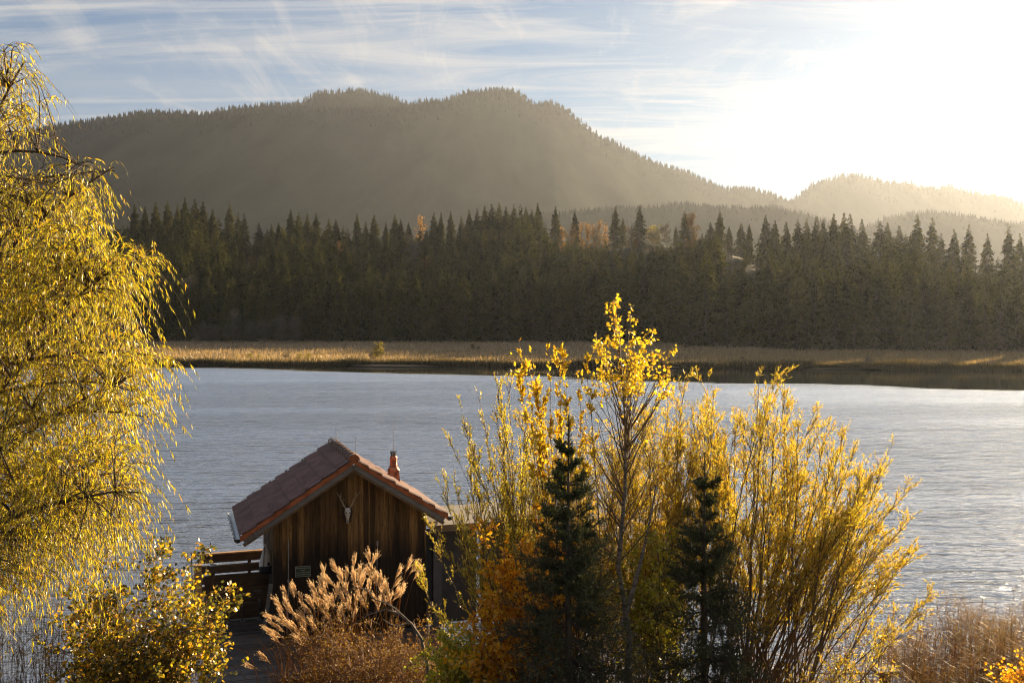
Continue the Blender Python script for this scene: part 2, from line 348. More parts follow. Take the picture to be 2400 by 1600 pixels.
M_farbark = pmat('far_bark', (0.10, 0.085, 0.07), 0.9, 0.2, 1)
M_meadow = pmat('meadow', (0.34, 0.25, 0.17), 0.95, 0.35, 0.05, stretch=(1, 2.5, 1), coord='Object', col2=(0.30, 0.22, 0.14))
def landmat():
    m, t, o = newmat('shore_land'); b = N(t, 'ShaderNodeBsdfPrincipled'); P = N(t, 'ShaderNodeNewGeometry').outputs['Position']; sp = N(t, 'ShaderNodeSeparateXYZ'); L(t, P, sp.inputs[0])
    a = noise(t, mapping(t, P, (0.05, 0.12, 1)), 1.0, 6, 0.6, 0.4); grass = ramp(t, a, [(0.3, (0.20, 0.15, 0.10)), (0.5, (0.33, 0.24, 0.16)), (0.7, (0.40, 0.29, 0.18))])
    zz = M(t, 'ADD', sp.outputs[2], M(t, 'MULTIPLY', a, 1.0)); c = mixc(t, ramp(t, M(t, 'DIVIDE', zz, 10.0), [(0.22, 0.0), (0.30, 1.0)]), grass, (0.035, 0.035, 0.02))   # forest floor above the meadow
    c = mixc(t, ramp(t, M(t, 'DIVIDE', M(t, 'ADD', sp.outputs[2], 1.0), 2.0), [(0.56, 1.0), (0.64, 0.0)]), c, (0.04, 0.032, 0.02))          # wet mud at the waterline
    L(t, c, b.inputs['Base Color']); b.inputs['Roughness'].default_value = 0.95; b.inputs['Specular IOR Level'].default_value = 0.1; L(t, b.outputs[0], o.inputs[0]); return m
M_land = landmat()
M_meadowgrass = leafmat('meadow_grass', [(0, (0.22, 0.16, 0.09)), (0.6, (0.38, 0.27, 0.16)), (1, (0.50, 0.34, 0.18))], 0.4, 0.02)
M_bankreed = leafmat('bank_reed', [(0, (0.05, 0.04, 0.02)), (0.7, (0.12, 0.09, 0.045)), (1, (0.22, 0.16, 0.08))], 0.3, 0.02)
M_mtn = pmat('mountain_woods', (0.018, 0.024, 0.017), 0.95, 0.45, 0.010, stretch=(1.0, 0.22, 0.3), coord='Object', col2=(0.030, 0.033, 0.021), spec=0.0)
M_mtntree = leafmat('mountain_spruce', [(0, (0.020, 0.026, 0.020)), (1, (0.032, 0.036, 0.026))], 0.0, 0.0)

# ------------------------------------------------------------------ terrain, water, mountains
def S_shore(px): return np.interp(px, [-600, 400, 900, 1500, 1800, 2400, 3200], [178, 178, 175, 171, 166, 160, 150])
def F_front(px): return np.interp(px, [-600, 1450, 1600, 1750, 2400, 3200], [300, 298, 262, 225, 205, 195])
def C_crest(px): return np.interp(px, [-600, 1300, 1700, 2400, 3200], [500, 520, 400, 330, 320])
def H_crest(px): return np.interp(px, [-600, 300, 900, 1300, 1500, 1700, 2000, 2400, 3200], [36, 38, 36, 42, 42, 33, 20, 11, 8])
def ss(t): t = np.clip(t, 0, 1); return t * t * (3 - 2 * t)
def wav(X, Y, s, seed=0):
    r = rngs(seed); z = 0
    for k in range(6):
        a = r.uniform(0, 6.28); w = r.uniform(0.6, 1.7) / s; p = r.uniform(0, 6.28); z = z + np.sin((X * np.cos(a) + Y * np.sin(a)) * w * 6.28 + p) / 6
    return z
def ground(X, Y):
    px = 1200 + F0 * X / np.maximum(Y, 1.0)
    s = S_shore(px) + wav(X, Y, 30, 3) * 4.0; f = F_front(px) + wav(X, Y, 60, 4) * 5; c = C_crest(px); h = H_crest(px)
    z = -1.6 + 2.0 * ss((Y - s + 2.5) / 4.0)
    z = z + 0.9 * np.clip((Y - s) / np.maximum(f - s, 1), 0, 1)
    z = z + (h - 1.3) * ss((Y - f) / (c - f)) * (1 + 0.08 * wav(X, Y, 90, 5))
    z = z - 26 * ss((Y - c - 40) / 300)
    return z
xs = np.arange(-520, 620.1, 4.0); ys = np.concatenate([np.arange(140, 330, 2.5), np.arange(330, 960, 8.0)])
GX, GY = np.meshgrid(xs, ys); GZ = ground(GX, GY)
def gridf(nx, ny):
    i = np.arange(nx * ny).reshape(ny, nx); return np.stack([i[:-1, :-1], i[:-1, 1:], i[1:, 1:], i[1:, :-1]], -1).reshape(-1, 4)
tag(build('far_shore_ground', [(np.stack([GX, GY, GZ], -1).reshape(-1, 3), gridf(len(xs), len(ys)))], M_land, smooth=True), 'flat reed meadow and wooded hill across the lake', None, None, 'structure')
# base sheet reaching the horizon, lies under the lake and the valley
g = np.array([[-14000, -300, -2.2], [14000, -300, -2.2], [14000, 16000, -2.2], [-14000, 16000, -2.2]], float)
tag(build('ground', [(g, [[0, 1, 2, 3]])], M_soil), 'valley floor under and beyond the lake', None, None, 'structure')
# near bank, falling to the water
xs2 = np.arange(-40, 45.1, 1.0); ys2 = np.arange(-12, 40.1, 0.5); BX, BY = np.meshgrid(xs2, ys2)
def bank(X, Y):
    z = 6.75 - 0.335 * np.maximum(Y, 0) + 0.10 * wav(X, Y, 5, 8)
    return np.where(Y > 21, np.maximum(z, -2.0), z)
tag(build('bank', [(np.stack([BX, BY, bank(BX, BY)], -1).reshape(-1, 3), gridf(len(xs2), len(ys2)))], M_soil, smooth=True), 'steep bank below the viewpoint falling to the water', None, None, 'structure')

def watermat():
    m, t, o = newmat('lake_water'); b = N(t, 'ShaderNodeBsdfPrincipled')
    b.inputs['Roughness'].default_value = 0.06
    b.inputs['IOR'].default_value = 1.6; b.inputs['Specular IOR Level'].default_value = 1.0
    b.inputs['Specular Tint'].default_value = (1, 1, 1, 1)
    P = N(t, 'ShaderNodeNewGeometry').outputs['Position']
    sp = N(t, 'ShaderNodeSeparateXYZ'); L(t, P, sp.inputs[0])
    n1 = noise(t, mapping(t, P, (0.30, 1.1, 1), (0, 0, R(4))), 1.25, 3, 0.5, 0.6)
    n2 = noise(t, mapping(t, P, (0.24, 1.1, 1), (0, 0, R(-5)), (9, 4, 0)), 0.6, 3, 0.5, 0.4)
    n3 = noise(t, mapping(t, P, (0.7, 2.4, 1), (0, 0, R(2)), (2, 7, 0)), 2.4, 3, 0.6, 0.3)
    h = M(t, 'ADD', M(t, 'MULTIPLY', n1, 0.45), M(t, 'ADD', M(t, 'MULTIPLY', n2, 0.30), M(t, 'MULTIPLY', n3, 0.12)))
    dd = M(t, 'ADD', sp.outputs[1], M(t, 'MULTIPLY', sp.outputs[0], 0.50))
    dd = M(t, 'ADD', dd, M(t, 'MULTIPLY', M(t, 'SUBTRACT', noise(t, mapping(t, P, (0.03, 0.10, 1)), 1.0, 4, 0.6), 0.5), 34))
    calm = ramp(t, M(t, 'DIVIDE', dd, 200.0), [(0.705, 1.0), (0.745, 0.0)])
    gust = ramp(t, noise(t, mapping(t, P, (0.010, 0.05, 1), (0, 0, R(6))), 1.0, 4, 0.6, 0.6), [(0.35, 0.55), (0.65, 1.15)])
    lee = ramp(t, M(t, 'DIVIDE', sp.outputs[1], 200.0), [(0.14, 1.0), (0.75, 0.42)])   # waves lower towards the sheltered far side
    st = M(t, 'MULTIPLY', M(t, 'MULTIPLY', M(t, 'ADD', M(t, 'MULTIPLY', calm, 0.95), 0.035), gust), lee)
    bn = N(t, 'ShaderNodeBump'); bn.inputs['Distance'].default_value = 0.75; L(t, h, bn.inputs['Height']); L(t, st, bn.inputs['Strength'])
    L(t, mixc(t, calm, (0.03, 0.035, 0.03), (0.42, 0.44, 0.44)), b.inputs['Base Color'])  # pale base colour stands in for sky reflected by the ripples
    L(t, M(t, 'ADD', M(t, 'MULTIPLY', calm, 0.05), 0.04), b.inputs['Roughness'])
    # normals biased to -Y so the ripples mirror bright sky, not dark mountains
    tl = N(t, 'ShaderNodeCombineXYZ'); L(t, M(t, 'MULTIPLY', calm, -0.17), tl.inputs[1]); nn = VM(t, 'NORMALIZE', VM(t, 'ADD', bn.outputs[0], tl.outputs[0]))
    L(t, nn, b.inputs['Normal'])
    gl = N(t, 'ShaderNodeBsdfGlossy'); gl.inputs[0].default_value = (1.0, 0.965, 0.91, 1); L(t, nn, gl.inputs['Normal']); L(t, M(t, 'ADD', M(t, 'MULTIPLY', calm, 0.05), 0.04), gl.inputs['Roughness'])
    mx = N(t, 'ShaderNodeMixShader'); fr = N(t, 'ShaderNodeFresnel'); fr.inputs[0].default_value = 1.9; L(t, nn, fr.inputs['Normal']); L(t, M(t, 'MULTIPLY', calm, ramp(t, fr.outputs[0], [(0.08, 0.20), (0.30, 1.0)])), mx.inputs[0]); L(t, b.outputs[0], mx.inputs[1]); L(t, gl.outputs[0], mx.inputs[2]); L(t, mx.outputs[0], o.inputs[0]); return m
M_water = watermat()
g = np.array([[-700, 12, 0], [800, 12, 0], [800, 330, 0], [-700, 330, 0]], float)
tag(build('water', [(g, [[0, 1, 2, 3]])], M_water), 'rippled lake water', None, None, 'structure')

mtn_pts = []
def mountain(name, prof, D0, D1, seed, label, ntree, p=1.25, rough=0.022, foot=15.0):
    r = rngs(seed); q = np.array(prof, float); px = np.linspace(q[0, 0], q[-1, 0], 260)
    rz = CAMZ + (HZ - np.interp(px, q[:, 0], q[:, 1])) * D1 / F0
    rz = rz + wav(px * D1 / F0, px * 0, 130, seed) * 6 * D1 / 2600.0
    s = np.linspace(0, 1, 70); PX, SS = np.meshgrid(px, s); RZ = np.broadcast_to(rz, PX.shape)
    Yd = D0 + (D1 - D0) * SS; X = (PX - 1200) / F0 * Yd
    z = foot * (1 - SS) + RZ * SS ** p
    en = np.minimum(4 * SS * (1 - SS), 1) * SS ** 0.5
    z = z + RZ * rough * en * (wav(X, Yd * 0.12, 480, seed + 1) + 0.6 * wav(X, Yd * 0.10, 170, seed + 2) + 0.25 * wav(X, Yd * 0.12, 70, seed + 3))
    sb = np.linspace(0, 1, 12)[1:]; PB, SB = np.meshgrid(px, sb); YB = D1 + SB * 420; XB = (PB - 1200) / F0 * YB; ZB = np.broadcast_to(rz, PB.shape) * (1 - SB) - 3 * SB
    V = np.concatenate([np.stack([X, Yd, z], -1), np.stack([XB, YB, ZB], -1)], 0)
    o = build(name, [(V.reshape(-1, 3), gridf(len(px), len(s) + len(sb)))], M_mtn, smooth=True); tag(o, label, None, None, 'structure')
    # spruces of the wood: dense on the ridge line, thinner down the slope
    ntree = int(ntree * .62); n1 = int(ntree * 0.7); i = r.integers(0, len(px), n1); j = np.full(n1, len(s) - 1) - (r.random(n1) ** 2 * 5).astype(int)
    n2 = ntree - n1; i = np.concatenate([i, r.integers(0, len(px), n2)]); j = np.concatenate([j, (len(s) - 1) * (1 - 0.14 * r.random(n2))]).astype(int)
    b = V[j, i] + np.stack([r.normal(0, 3.5, ntree), r.normal(0, 3.5, ntree), np.zeros(ntree)], -1); b[:, 2] -= 2; sz = np.concatenate([np.ones(n1), np.full(n2, .62)])
    mtn_pts.append(np.concatenate([b, (r.uniform(6, 16, ntree) * sz * D1 / 2600)[:, None]], 1))
main_prof = [(-900, 420), (-400, 372), (0, 320), (90, 308), (180, 293), (290, 276), (400, 266), (480, 276), (520, 262), (610, 250), (700, 252), (740, 256), (800, 262), (860, 262), (920, 258), (960, 254), (985, 240), (1045, 242), (1090, 222), (1150, 215), (1205, 220), (1250, 250), (1290, 246), (1330, 268), (1400, 324), (1450, 344), (1520, 377), (1600, 407), (1700, 449), (1760, 451), (1800, 457), (1848, 476), (1890, 497), (1950, 520), (2100, 552), (2400, 600)]
mountain('mountain', main_prof, 1100, 2600, 21, 'long wooded mountain with the highest double summit', 15000)
mountain('mountain_behind', [(600, 300), (650, 268), (710, 245), (750, 222), (820, 217), (870, 222), (920, 233), (970, 254), (1010, 275), (1060, 320)], 2500, 2950, 31, 'paler summit behind the long wooded mountain', 1700)
mountain('hill_right', [(1720, 560), (1800, 505), (1848, 473), (1900, 441), (1960, 418), (2010, 415), (2080, 434), (2130, 432), (2160, 444), (2190, 447), (2220, 440), (2300, 460), (2400, 480), (2600, 500), (2800, 520)], 1900, 2900, 41, 'sunlit hill under the glare on the right', 3500)
mountain('foothill_middle', [(1050, 560), (1250, 505), (1400, 492), (1500, 488), (1600, 481), (1700, 492), (1800, 482), (1850, 497), (1900, 508), (2000, 545), (2100, 600)], 900, 1500, 51, 'low wooded foothill in the saddle below the long mountain', 2200)
mountain('foothill_right', [(1900, 580), (2000, 545), (2080, 512), (2140, 500), (2200, 499), (2300, 515), (2400, 528), (2700, 560)], 1000, 1700, 61, 'low hazy foothill on the right edge', 1800)
def little_trees(P):
    b, h = P[:, :3], P[:, 3]; n = len(b); r = rngs(5); k = 5; a0 = r.uniform(0, 6.28, n)
    geos = []
    for lo, hi, rad in ((0.05, 0.62, 0.21), (0.38, 1.0, 0.14)):
        an = a0[:, None] + np.arange(k) * 2 * math.pi / k; rr = rad * h[:, None] * r.uniform(0.6, 1.15, (n, k))
        ring = np.stack([b[:, None, 0] + rr * np.cos(an), b[:, None, 1] + rr * np.sin(an), b[:, None, 2] + lo * h[:, None] + r.uniform(-0.06, 0.06, (n, k)) * h[:, None]], -1)
        top = np.stack([b[:, 0], b[:, 1], b[:, 2] + hi * h], -1)[:, None]
        V = np.concatenate([ring, top], 1); i = np.arange(n)[:, None, None] * (k + 1); e = np.arange(k)
        Fc = i + np.stack([e, (e + 1) % k, np.full(k, k)], -1)[None]; geos.append((V.reshape(-1, 3), Fc.reshape(-1, 3)))
    return geos
tag(build('mountain_forest', little_trees(np.concatenate(mtn_pts)), M_mtntree), 'far spruce wood covering the mountain slopes and ridge lines', None, None, 'stuff')

# ------------------------------------------------------------------ far forest
def far_spruce(seed, nb=300, k=6, slim=0.16, open_=0.0):
    """spruce of unit height: drooping sprays around a stem, ragged outline; returns crown geometry and stem geometry"""
    r = rngs(seed); t = r.random(nb) ** 0.85; t = 0.06 + 0.92 * t
    ln = slim * 1.15 * (1 - t) ** 0.95 * r.uniform(0.55, 1.25, nb) * (1 + 0.25 * np.sin(t * 70 + r.uniform(0, 6))) + 0.006
    a = r.uniform(0, 6.28, nb); dz = ln * (0.15 - 0.75 * (1 - t)) + r.normal(0, 0.006, nb)
    tip = np.stack([np.cos(a) * ln, np.sin(a) * ln, t + dz], -1); org = np.stack([0 * a, 0 * a, t], -1)
    B = bez(org, (org + tip) / 2 + np.array([0, 0, 0.02]), tip, 4)
    o, D = leafpos(r, B, k, 0.15, 1.0, 0.75, 0.35)
    V, Fc = leaves(r, o, D, 0.040, 0.018, SH_L); c = V.reshape(-1, 4, 3)[:, :1]; sc = np.clip((1.02 - c[:, :, 2:3]) * 3.2, 0.22, 1.0); Vn = (c + (V.reshape(-1, 4, 3) - c) * sc).reshape(-1, 3)
    st = tubes(np.array([[[0, 0, 0], [0, 0, 0.3], [0.001, 0, 0.6], [0, 0, 1.0]]]), np.array([[0.011, 0.009, 0.006, 0.001]]), 5)
    return (Vn, Fc), tubes(B, ln[:, None] * np.linspace(0.03, 0.01, 4)[None], 3), st
protos = []
for k, (nb, kk, slim) in enumerate([(360, 11, .15), (320, 11, .18), (380, 10, .13), (300, 10, .20), (280, 8, .14), (340, 12, .165)]):
    lf, br, st = far_spruce(100 + k, nb, kk, slim); protos.append((lf, br, st))
Mpix = lambda X, Y: 1200 + F0 * X / Y
skyl = np.array([(200, 500), (280, 478), (330, 478), (380, 472), (440, 468), (490, 480), (520, 510), (600, 550), (640, 520), (700, 505), (780, 505), (820, 530), (900, 540), (960, 545), (1000, 520), (1060, 520), (1100, 500), (1150, 480), (1220, 482), (1270, 520), (1290, 575), (1500, 590), (1600, 580), (1680, 560), (1720, 560), (1780, 540), (1840, 545), (1950, 535), (2050, 540), (2100, 545), (2130, 520), (2170, 560), (2250, 570), (2300, 590), (2400, 590), (2600, 590)], float)
# trees that stand out on the skyline: photo column of the tip, photo row of the tip, proto, descriptive label
spec = [(318, 478, 0, 'dark spruce of the skyline clump beside the willow crown'), (342, 482, 2, None), (368, 474, 0, None), (395, 470, 5, None), (418, 478, 2, None), (436, 463, 0, None), (458, 466, 5, None), (478, 472, 0, None), (500, 488, 2, None),
        (540, 472, 4, 'tall thin see-through spruce standing alone over the left gap'), (560, 497, 4, None), (574, 500, 4, None), (608, 522, 1, None), (638, 524, 0, None), (654, 522, 2, None),
        (683, 490, 0, None), (702, 497, 5, None), (722, 500, 2, None), (742, 500, 0, None), (772, 512, 1, None), (788, 514, 2, None), (838, 500, 0, 'pointed spruce standing free at the middle of the left half of the skyline'), (858, 520, 2, None), (878, 504, 5, None), (905, 520, 2, None),
        (926, 503, 0, None), (940, 514, 2, None), (958, 522, 1, None), (1000, 538, 2, None), (1018, 498, 5, None), (1034, 497, 2, None), (1057, 495, 0, None), (1082, 505, 1, None), (1100, 490, 2, None), (1118, 488, 5, None), (1136, 482, 0, None), (1152, 478, 5, None), (1170, 474, 2, None), (1186, 484, 0, None), (1204, 488, 1, None),
        (1232, 484, 2, None), (1246, 490, 5, None), (1260, 475, 0, 'tallest spruce at the right end of the dense skyline clump'), (1302, 483, 0, None), (1347, 494, 2, 'slim lone spruce just left of the orange larches'), (1441, 484, 0, None), (1459, 510, 2, None), (1499, 481, 1, 'broad lone spruce right of the orange larches'), (1540, 545, 1, 'short young spruce in the gap between the lone tall spruces'), (1583, 530, 2, None), (1604, 493, 0, None), (1623, 532, 1, None),
        (1664, 520, 1, None), (1686, 492, 5, 'tall two-topped spruce left of the dark right wood'), (1708, 530, 2, None), (1736, 522, 1, None), (1755, 524, 2, None), (1793, 503, 1, None), (1815, 516, 0, None), (1841, 519, 1, None), (1868, 513, 5, None), (1888, 512, 1, None), (1912, 506, 1, None), (1928, 512, 0, None), (1952, 500, 5, None), (1976, 498, 1, None), (1990, 500, 3, None), (2018, 512, 1, None), (2060, 517, 3, None), (2078, 520, 1, None), (2106, 528, 1, None), (2147, 502, 3, 'stout broad spruce dark against the golden haze'), (2182, 508, 4, 'thin bare-stemmed spruce right of the stout one in the golden haze'), (2204, 545, 4, None), (2234, 535, 4, None), (2268, 524, 4, 'spindly spruce in the golden glare near the right edge'), (2312, 545, 4, None), (2362, 526, 4, None), (2388, 545, 4, None)]
trees = []   # px, X, Y, z, height, proto, label
for i, (px, py, pr, lab) in enumerate(spec):
    Y = float(C_crest(px)) * (0.97 + 0.05 * math.sin(i * 2.1)); X = (px - 1200) / F0 * Y; gz = float(ground(np.array(X), np.array(Y)))
    h = CAMZ + (HZ - py) / F0 * Y - gz; trees.append([px, X, Y, gz, max(h, 8.0), pr, lab, 1])
r = rngs(77); cand = []
gx, gy = np.meshgrid(np.arange(-190, 270, 6.2), np.arange(196, 540, 6.2)); gx = gx + r.uniform(-2.6, 2.6, gx.shape); gy = gy + r.uniform(-2.6, 2.6, gy.shape)
X, Y = gx.ravel(), gy.ravel(); px = Mpix(X, Y); ok = (px > 120) & (px < 2560) & (Y > F_front(px) + 2) & (Y < C_crest(px) - 4)
# open hazy slope between the front wood and the crest, middle right
gap = (px > 1180) & (px < 1640) & (Y > np.interp(px, [1180, 1640], [420, 300])) & (Y < np.interp(px, [1180, 1640], [500, 420])) & (r.random(len(px)) < 0.25)
ok &= ~gap
for x, y, p in zip(X[ok], Y[ok], px[ok]):
    gz = float(ground(np.array(x), np.array(y))); h = r.uniform(15, 27)
    ptop = np.interp(p, skyl[:, 0], skyl[:, 1]) + (r.uniform(-24, 14) if 1190 < p < 1690 else (r.uniform(2, 70) if y > C_crest(p) - 45 else r.uniform(40, 120)))
    if y < F_front(p) + 45: ptop = max(ptop, np.interp(p, [400, 700, 1000, 1300, 1500, 1600, 1700, 2000, 2400], [640, 650, 640, 640, 625, 600, 575, 550, 590]) + r.uniform(-34, 22))
    hm = CAMZ + (HZ - ptop) / F0 * y - gz
    if 400 < p < 760 and y < F_front(p) + 12: h *= 0.7
    h = min(h, hm)
    if h > 7 or (h > 3 and 1250 < p < 1680): cand.append([p, x, y, gz, h, int(r.integers(0, 6)), None, 0])
trees += cand
# how much of each tree shows above those in front of it
trees.sort(key=lambda t: t[2]); hor = np.full(2700, 900.0); shown = []
for t in trees:
    top = HZ - (t[3] + t[4] - CAMZ) * F0 / t[2]; w = max(2, int(0.09 * t[4] * F0 / t[2])); a, b = int(max(t[0] - w, 0)), int(min(t[0] + w, 2699))
    vis = np.maximum(hor[a:b] - (top + 12), 0).sum() if b > a else 0; t.append(vis if t[0] > 380 or t[7] else vis * 0.1); hor[a:b] = np.minimum(hor[a:b], top + np.abs(np.arange(a, b) - t[0]) * 2.2)
order = sorted(range(len(trees)), key=lambda i: -(trees[i][8] + 1e7 * trees[i][7])); indiv = set(order[:285]); 
proto_me = []
for (lf, br, st) in protos:
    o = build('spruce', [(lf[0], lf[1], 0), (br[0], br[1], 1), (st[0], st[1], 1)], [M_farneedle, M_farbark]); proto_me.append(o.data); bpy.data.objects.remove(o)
WORD = ['left half', 'right half']
def zone(px):
    return ['behind the willow crown', 'above the grey bare bushes', 'left of the small meadow birch', 'straight above the hut', 'left of the tall young birch', 'right of the tall young birch', 'in the dark right wood', 'at the foot of the golden glare', 'under the golden glare'][int(np.searchsorted([430, 720, 880, 1080, 1400, 1650, 1900, 2150], px))]
nsp = sum(1 for t in trees if t[7]); ids = sorted([i for i in indiv if trees[i][7]], key=lambda i: trees[i][0]); ordn = {i: k + 1 for k, i in enumerate(ids)}
def ordinal(n): return '%d%s' % (n, 'th' if 10 < n % 100 < 14 else {1: 'st', 2: 'nd', 3: 'rd'}.get(n % 10, 'th'))
rest = []
cnt = {}
for i in sorted(indiv, key=lambda i: trees[i][0]):
    t = trees[i]
    if not t[7]: k = (zone(t[0]), t[2] > F_front(t[0]) + 40); cnt[k] = cnt.get(k, 0) + 1; ordn[i] = cnt[k]
for i, t in enumerate(trees):
    if i not in indiv: rest.append(t); continue
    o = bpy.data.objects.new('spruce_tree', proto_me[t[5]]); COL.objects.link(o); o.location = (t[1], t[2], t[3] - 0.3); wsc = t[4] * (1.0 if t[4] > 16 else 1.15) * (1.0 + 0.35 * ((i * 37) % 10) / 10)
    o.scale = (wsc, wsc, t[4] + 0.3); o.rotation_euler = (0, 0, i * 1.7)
    if t[7]: tag(o, t[6] or '%s spruce tip from the left along the forest skyline' % ordinal(ordn[i]), 'spruce', 'spruces standing out on the forest skyline')
    else:
        back = t[2] > F_front(t[0]) + 40
        tag(o, '%s %s spruce from the left %s' % (ordinal(ordn[i]), 'upper slope' if back else 'meadow edge', zone(t[0])), 'spruce', 'spruces %s %s' % ('higher up the slope' if back else 'at the meadow edge', zone(t[0])))
geos = []
lite = []
for k in range(4): lite.append(far_spruce(300 + k, 130, 5, 0.17))
for i, t in enumerate(rest):
    lf, br, st = lite[i % 4]; a = i * 1.3; Rm = np.array([[math.cos(a), -math.sin(a), 0], [math.sin(a), math.cos(a), 0], [0, 0, 1]])
    V = lf[0] @ Rm.T; V = V * np.array([t[4] * 1.25, t[4] * 1.25, t[4]]) + np.array([t[1], t[2], t[3]]); c = V.reshape(-1, 4, 3).mean(1, keepdims=True); V = (c + (V.reshape(-1, 4, 3) - c) * 1.6).reshape(-1, 3)
    geos.append((V, lf[1]))
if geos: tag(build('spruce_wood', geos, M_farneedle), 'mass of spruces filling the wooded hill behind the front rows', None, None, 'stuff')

def small_tree(name, px, Y, h, rad, seed, leafm, label, cat, group=None, n=900, ls=0.5, gz=None, shape=0.5, barkm=None, lw=0.5):
    """round or oval broadleaf/larch seen from far: stem, limbs and leaf clumps"""
    r = rngs(seed); X = (px - 1200) / F0 * Y; z = float(ground(np.array(X), np.array(Y))) if gz is None else gz
    root = empty(name, (X, Y, z), 0, label, cat, group)
    nb = 26; t = r.uniform(0.18, 0.98, nb); a = r.uniform(0, 6.28, nb); rr = rad * np.sqrt(np.maximum(1 - ((t - shape) / (1.02 - shape if True else 1)) ** 2, 0.05)) * r.uniform(0.5, 1.1, nb)
    tip = np.stack([np.cos(a) * rr, np.sin(a) * rr, t * h], -1); org = np.stack([0 * t, 0 * t, (t * 0.72) * h], -1)
    B = bez(org, (org + tip) / 2 + np.array([0, 0, 0.02 * h]), tip, 4)
    st = tubes(np.array([[[0, 0, -0.3], [0.01 * h, 0, 0.4 * h], [0, 0, 0.75 * h], [0, 0, 0.95 * h]]]), np.array([[0.016, 0.012, 0.007, 0.002]]) * h, 5)
    build('trunk', [st, tubes(B, np.full((nb, 4), 0.004 * h), 3)], barkm or M_farbark, root)
    o, D = leafpos(r, B, max(4, n // nb), 0.25, 1.0, 0.9, 0.1); o = o + r.normal(0, rad * 0.13, o.shape)
    build('crown', [leaves(r, o, D, ls, ls * lw, SH_L)], leafm, root); return root
for k, (px, py) in enumerate([(1362, 522), (1376, 516), (1390, 522), (1404, 512), (1418, 518), (1316, 530)]):
    Y = 515 + k * 2; X = (px - 1200) / F0 * Y; gz = float(ground(np.array(X), np.array(Y))); h = CAMZ + (HZ - py) / F0 * Y - gz
    small_tree('larch_tree', px, Y, h, 2.4, 400 + k, M_larch, ['leftmost', 'second', 'third', 'fourth', 'rightmost'][k] + ' orange larch of the row between lone spruces' if k < 5 else 'single orange larch right of the dense skyline clump', 'larch', 'orange larches on the skyline', 500, 0.9, None, 0.35)
rb = rngs(555)
for k in range(16):
    px = [445, 520, 610, 700, 800, 965, 1010, 1120, 1180, 1230, 1330, 1400, 1470, 1530, 1620, 1700][k]; Y = [335, 350, 400, 330, 420, 455, 400, 430, 470, 440, 455, 440, 420, 400, 380, 330][k]
    small_tree('broadleaf_tree', px + rb.uniform(-10, 10), Y, rb.uniform(12, 19), rb.uniform(3, 5), 600 + k, [M_brownfar, M_baretwigs][k % 2], '%s autumn broadleaf among the hillside spruces from the left, %s' % (ordinal(k + 1), ['russet', 'grey and nearly bare'][k % 2]), 'tree', 'broadleaf trees among the hillside spruces', 900, 0.8, None, 0.5, None, 0.35)
for k, (px, h, lab) in enumerate([(985, 15, 'orange broadleaf tree tucked into the skyline wood left of the clump'), (1530, 9, 'low yellow bush on the skyline gap beside the young spruce'), (1560, 10, 'bare pale bush on the skyline gap')]):
    small_tree('broadleaf_tree', px, float(C_crest(px)) - 6, h * 1.5 if k == 0 else h, 3.6, 420 + k, M_larch if k == 0 else (M_meadowtree if k == 1 else M_baretwigs), lab, 'tree', None, 500, 0.9)
# grey leafless bushes at the foot of the wood, left
for k, (px, top, w) in enumerate([(470, 752, 24), (500, 760, 18), (545, 726, 30), (590, 752, 20), (620, 750, 22), (660, 735, 26), (690, 742, 18), (430, 650, 28), (450, 640, 26)]):
    Y = 292.0 if k < 7 else 330.0; X = (px - 1200) / F0 * Y; gz = float(ground(np.array(X), np.array(Y))); h = CAMZ + (HZ - top) / F0 * Y - gz
    small_tree('bare_bush', px, Y, max(h, 5), w / F0 * Y, 440 + k, M_baretwigs, ['grey leafless bush at the far left foot of the wood', 'small grey leafless bush beside the leftmost one', 'largest pale grey leafless bush at the foot of the wood', 'grey leafless bush just right of the largest one', 'round grey leafless bush in the middle of the row', 'tall grey leafless bush near the right end of the row', 'rightmost grey leafless bush of the row', 'brownish bare tree behind the willow edge on the slope', 'pale bare tree on the slope right of the brownish one'][k], 'bush', 'grey bare bushes at the foot of the wood', 1500, 0.75, None, 0.42, None, 0.14)
# small trees on the meadow
for k, (px, py0, py1, mat) in enumerate([(888, 795, 838, M_meadowtree), (585, 822, 838, M_meadowtree), (605, 826, 838, M_meadowtree), (672, 817, 835, M_baretwigs), (702, 822, 838, M_meadowtree), (720, 823, 838, M_meadowtree), (872, 820, 838, M_baretwigs), (1108, 806, 818, M_bankreed), (1120, 810, 818, M_bankreed), (2038, 826, 850, M_baretwigs), (1835, 838, 848, M_bankreed), (1905, 838, 850, M_bankreed), (1740, 832, 842, M_bankreed), (2160, 848, 858, M_bankreed)]):
    Y = (CAMZ - 0.7) * F0 / (py1 + 4 - HZ); Y = min(Y, float(F_front(px)) - 6); X = (px - 1200) / F0 * Y; gz = float(ground(np.array(X), np.array(Y))); h = (py1 - py0 + 3) / F0 * Y
    small_tree('meadow_tree' if k == 0 else 'meadow_bush', px, Y, h, h * (0.30 if k == 0 else 0.55), 470 + k, mat, ['small yellow-green tree standing alone on the reed meadow', 'left low bush on the lit meadow strip', 'low bush just right of the leftmost meadow bush', 'pale twiggy bush on the meadow above the hut roof', 'yellow bush on the meadow, left of a close pair', 'yellow bush on the meadow, right of a close pair', 'low twiggy bush at the foot of the small lone tree', 'dark low bush at the meadow back edge', 'second dark low bush at the meadow back edge', 'pale rounded bush at the right wood edge', 'dark low bush on the right meadow strip', 'dark bush left of the pale rounded bush', 'dark low bush where the right meadow begins', 'low dark bush at the right end of the meadow'][k], 'tree' if k == 0 else 'bush', None if k == 0 else 'low bushes on the reed meadow', 600, h * 0.10)
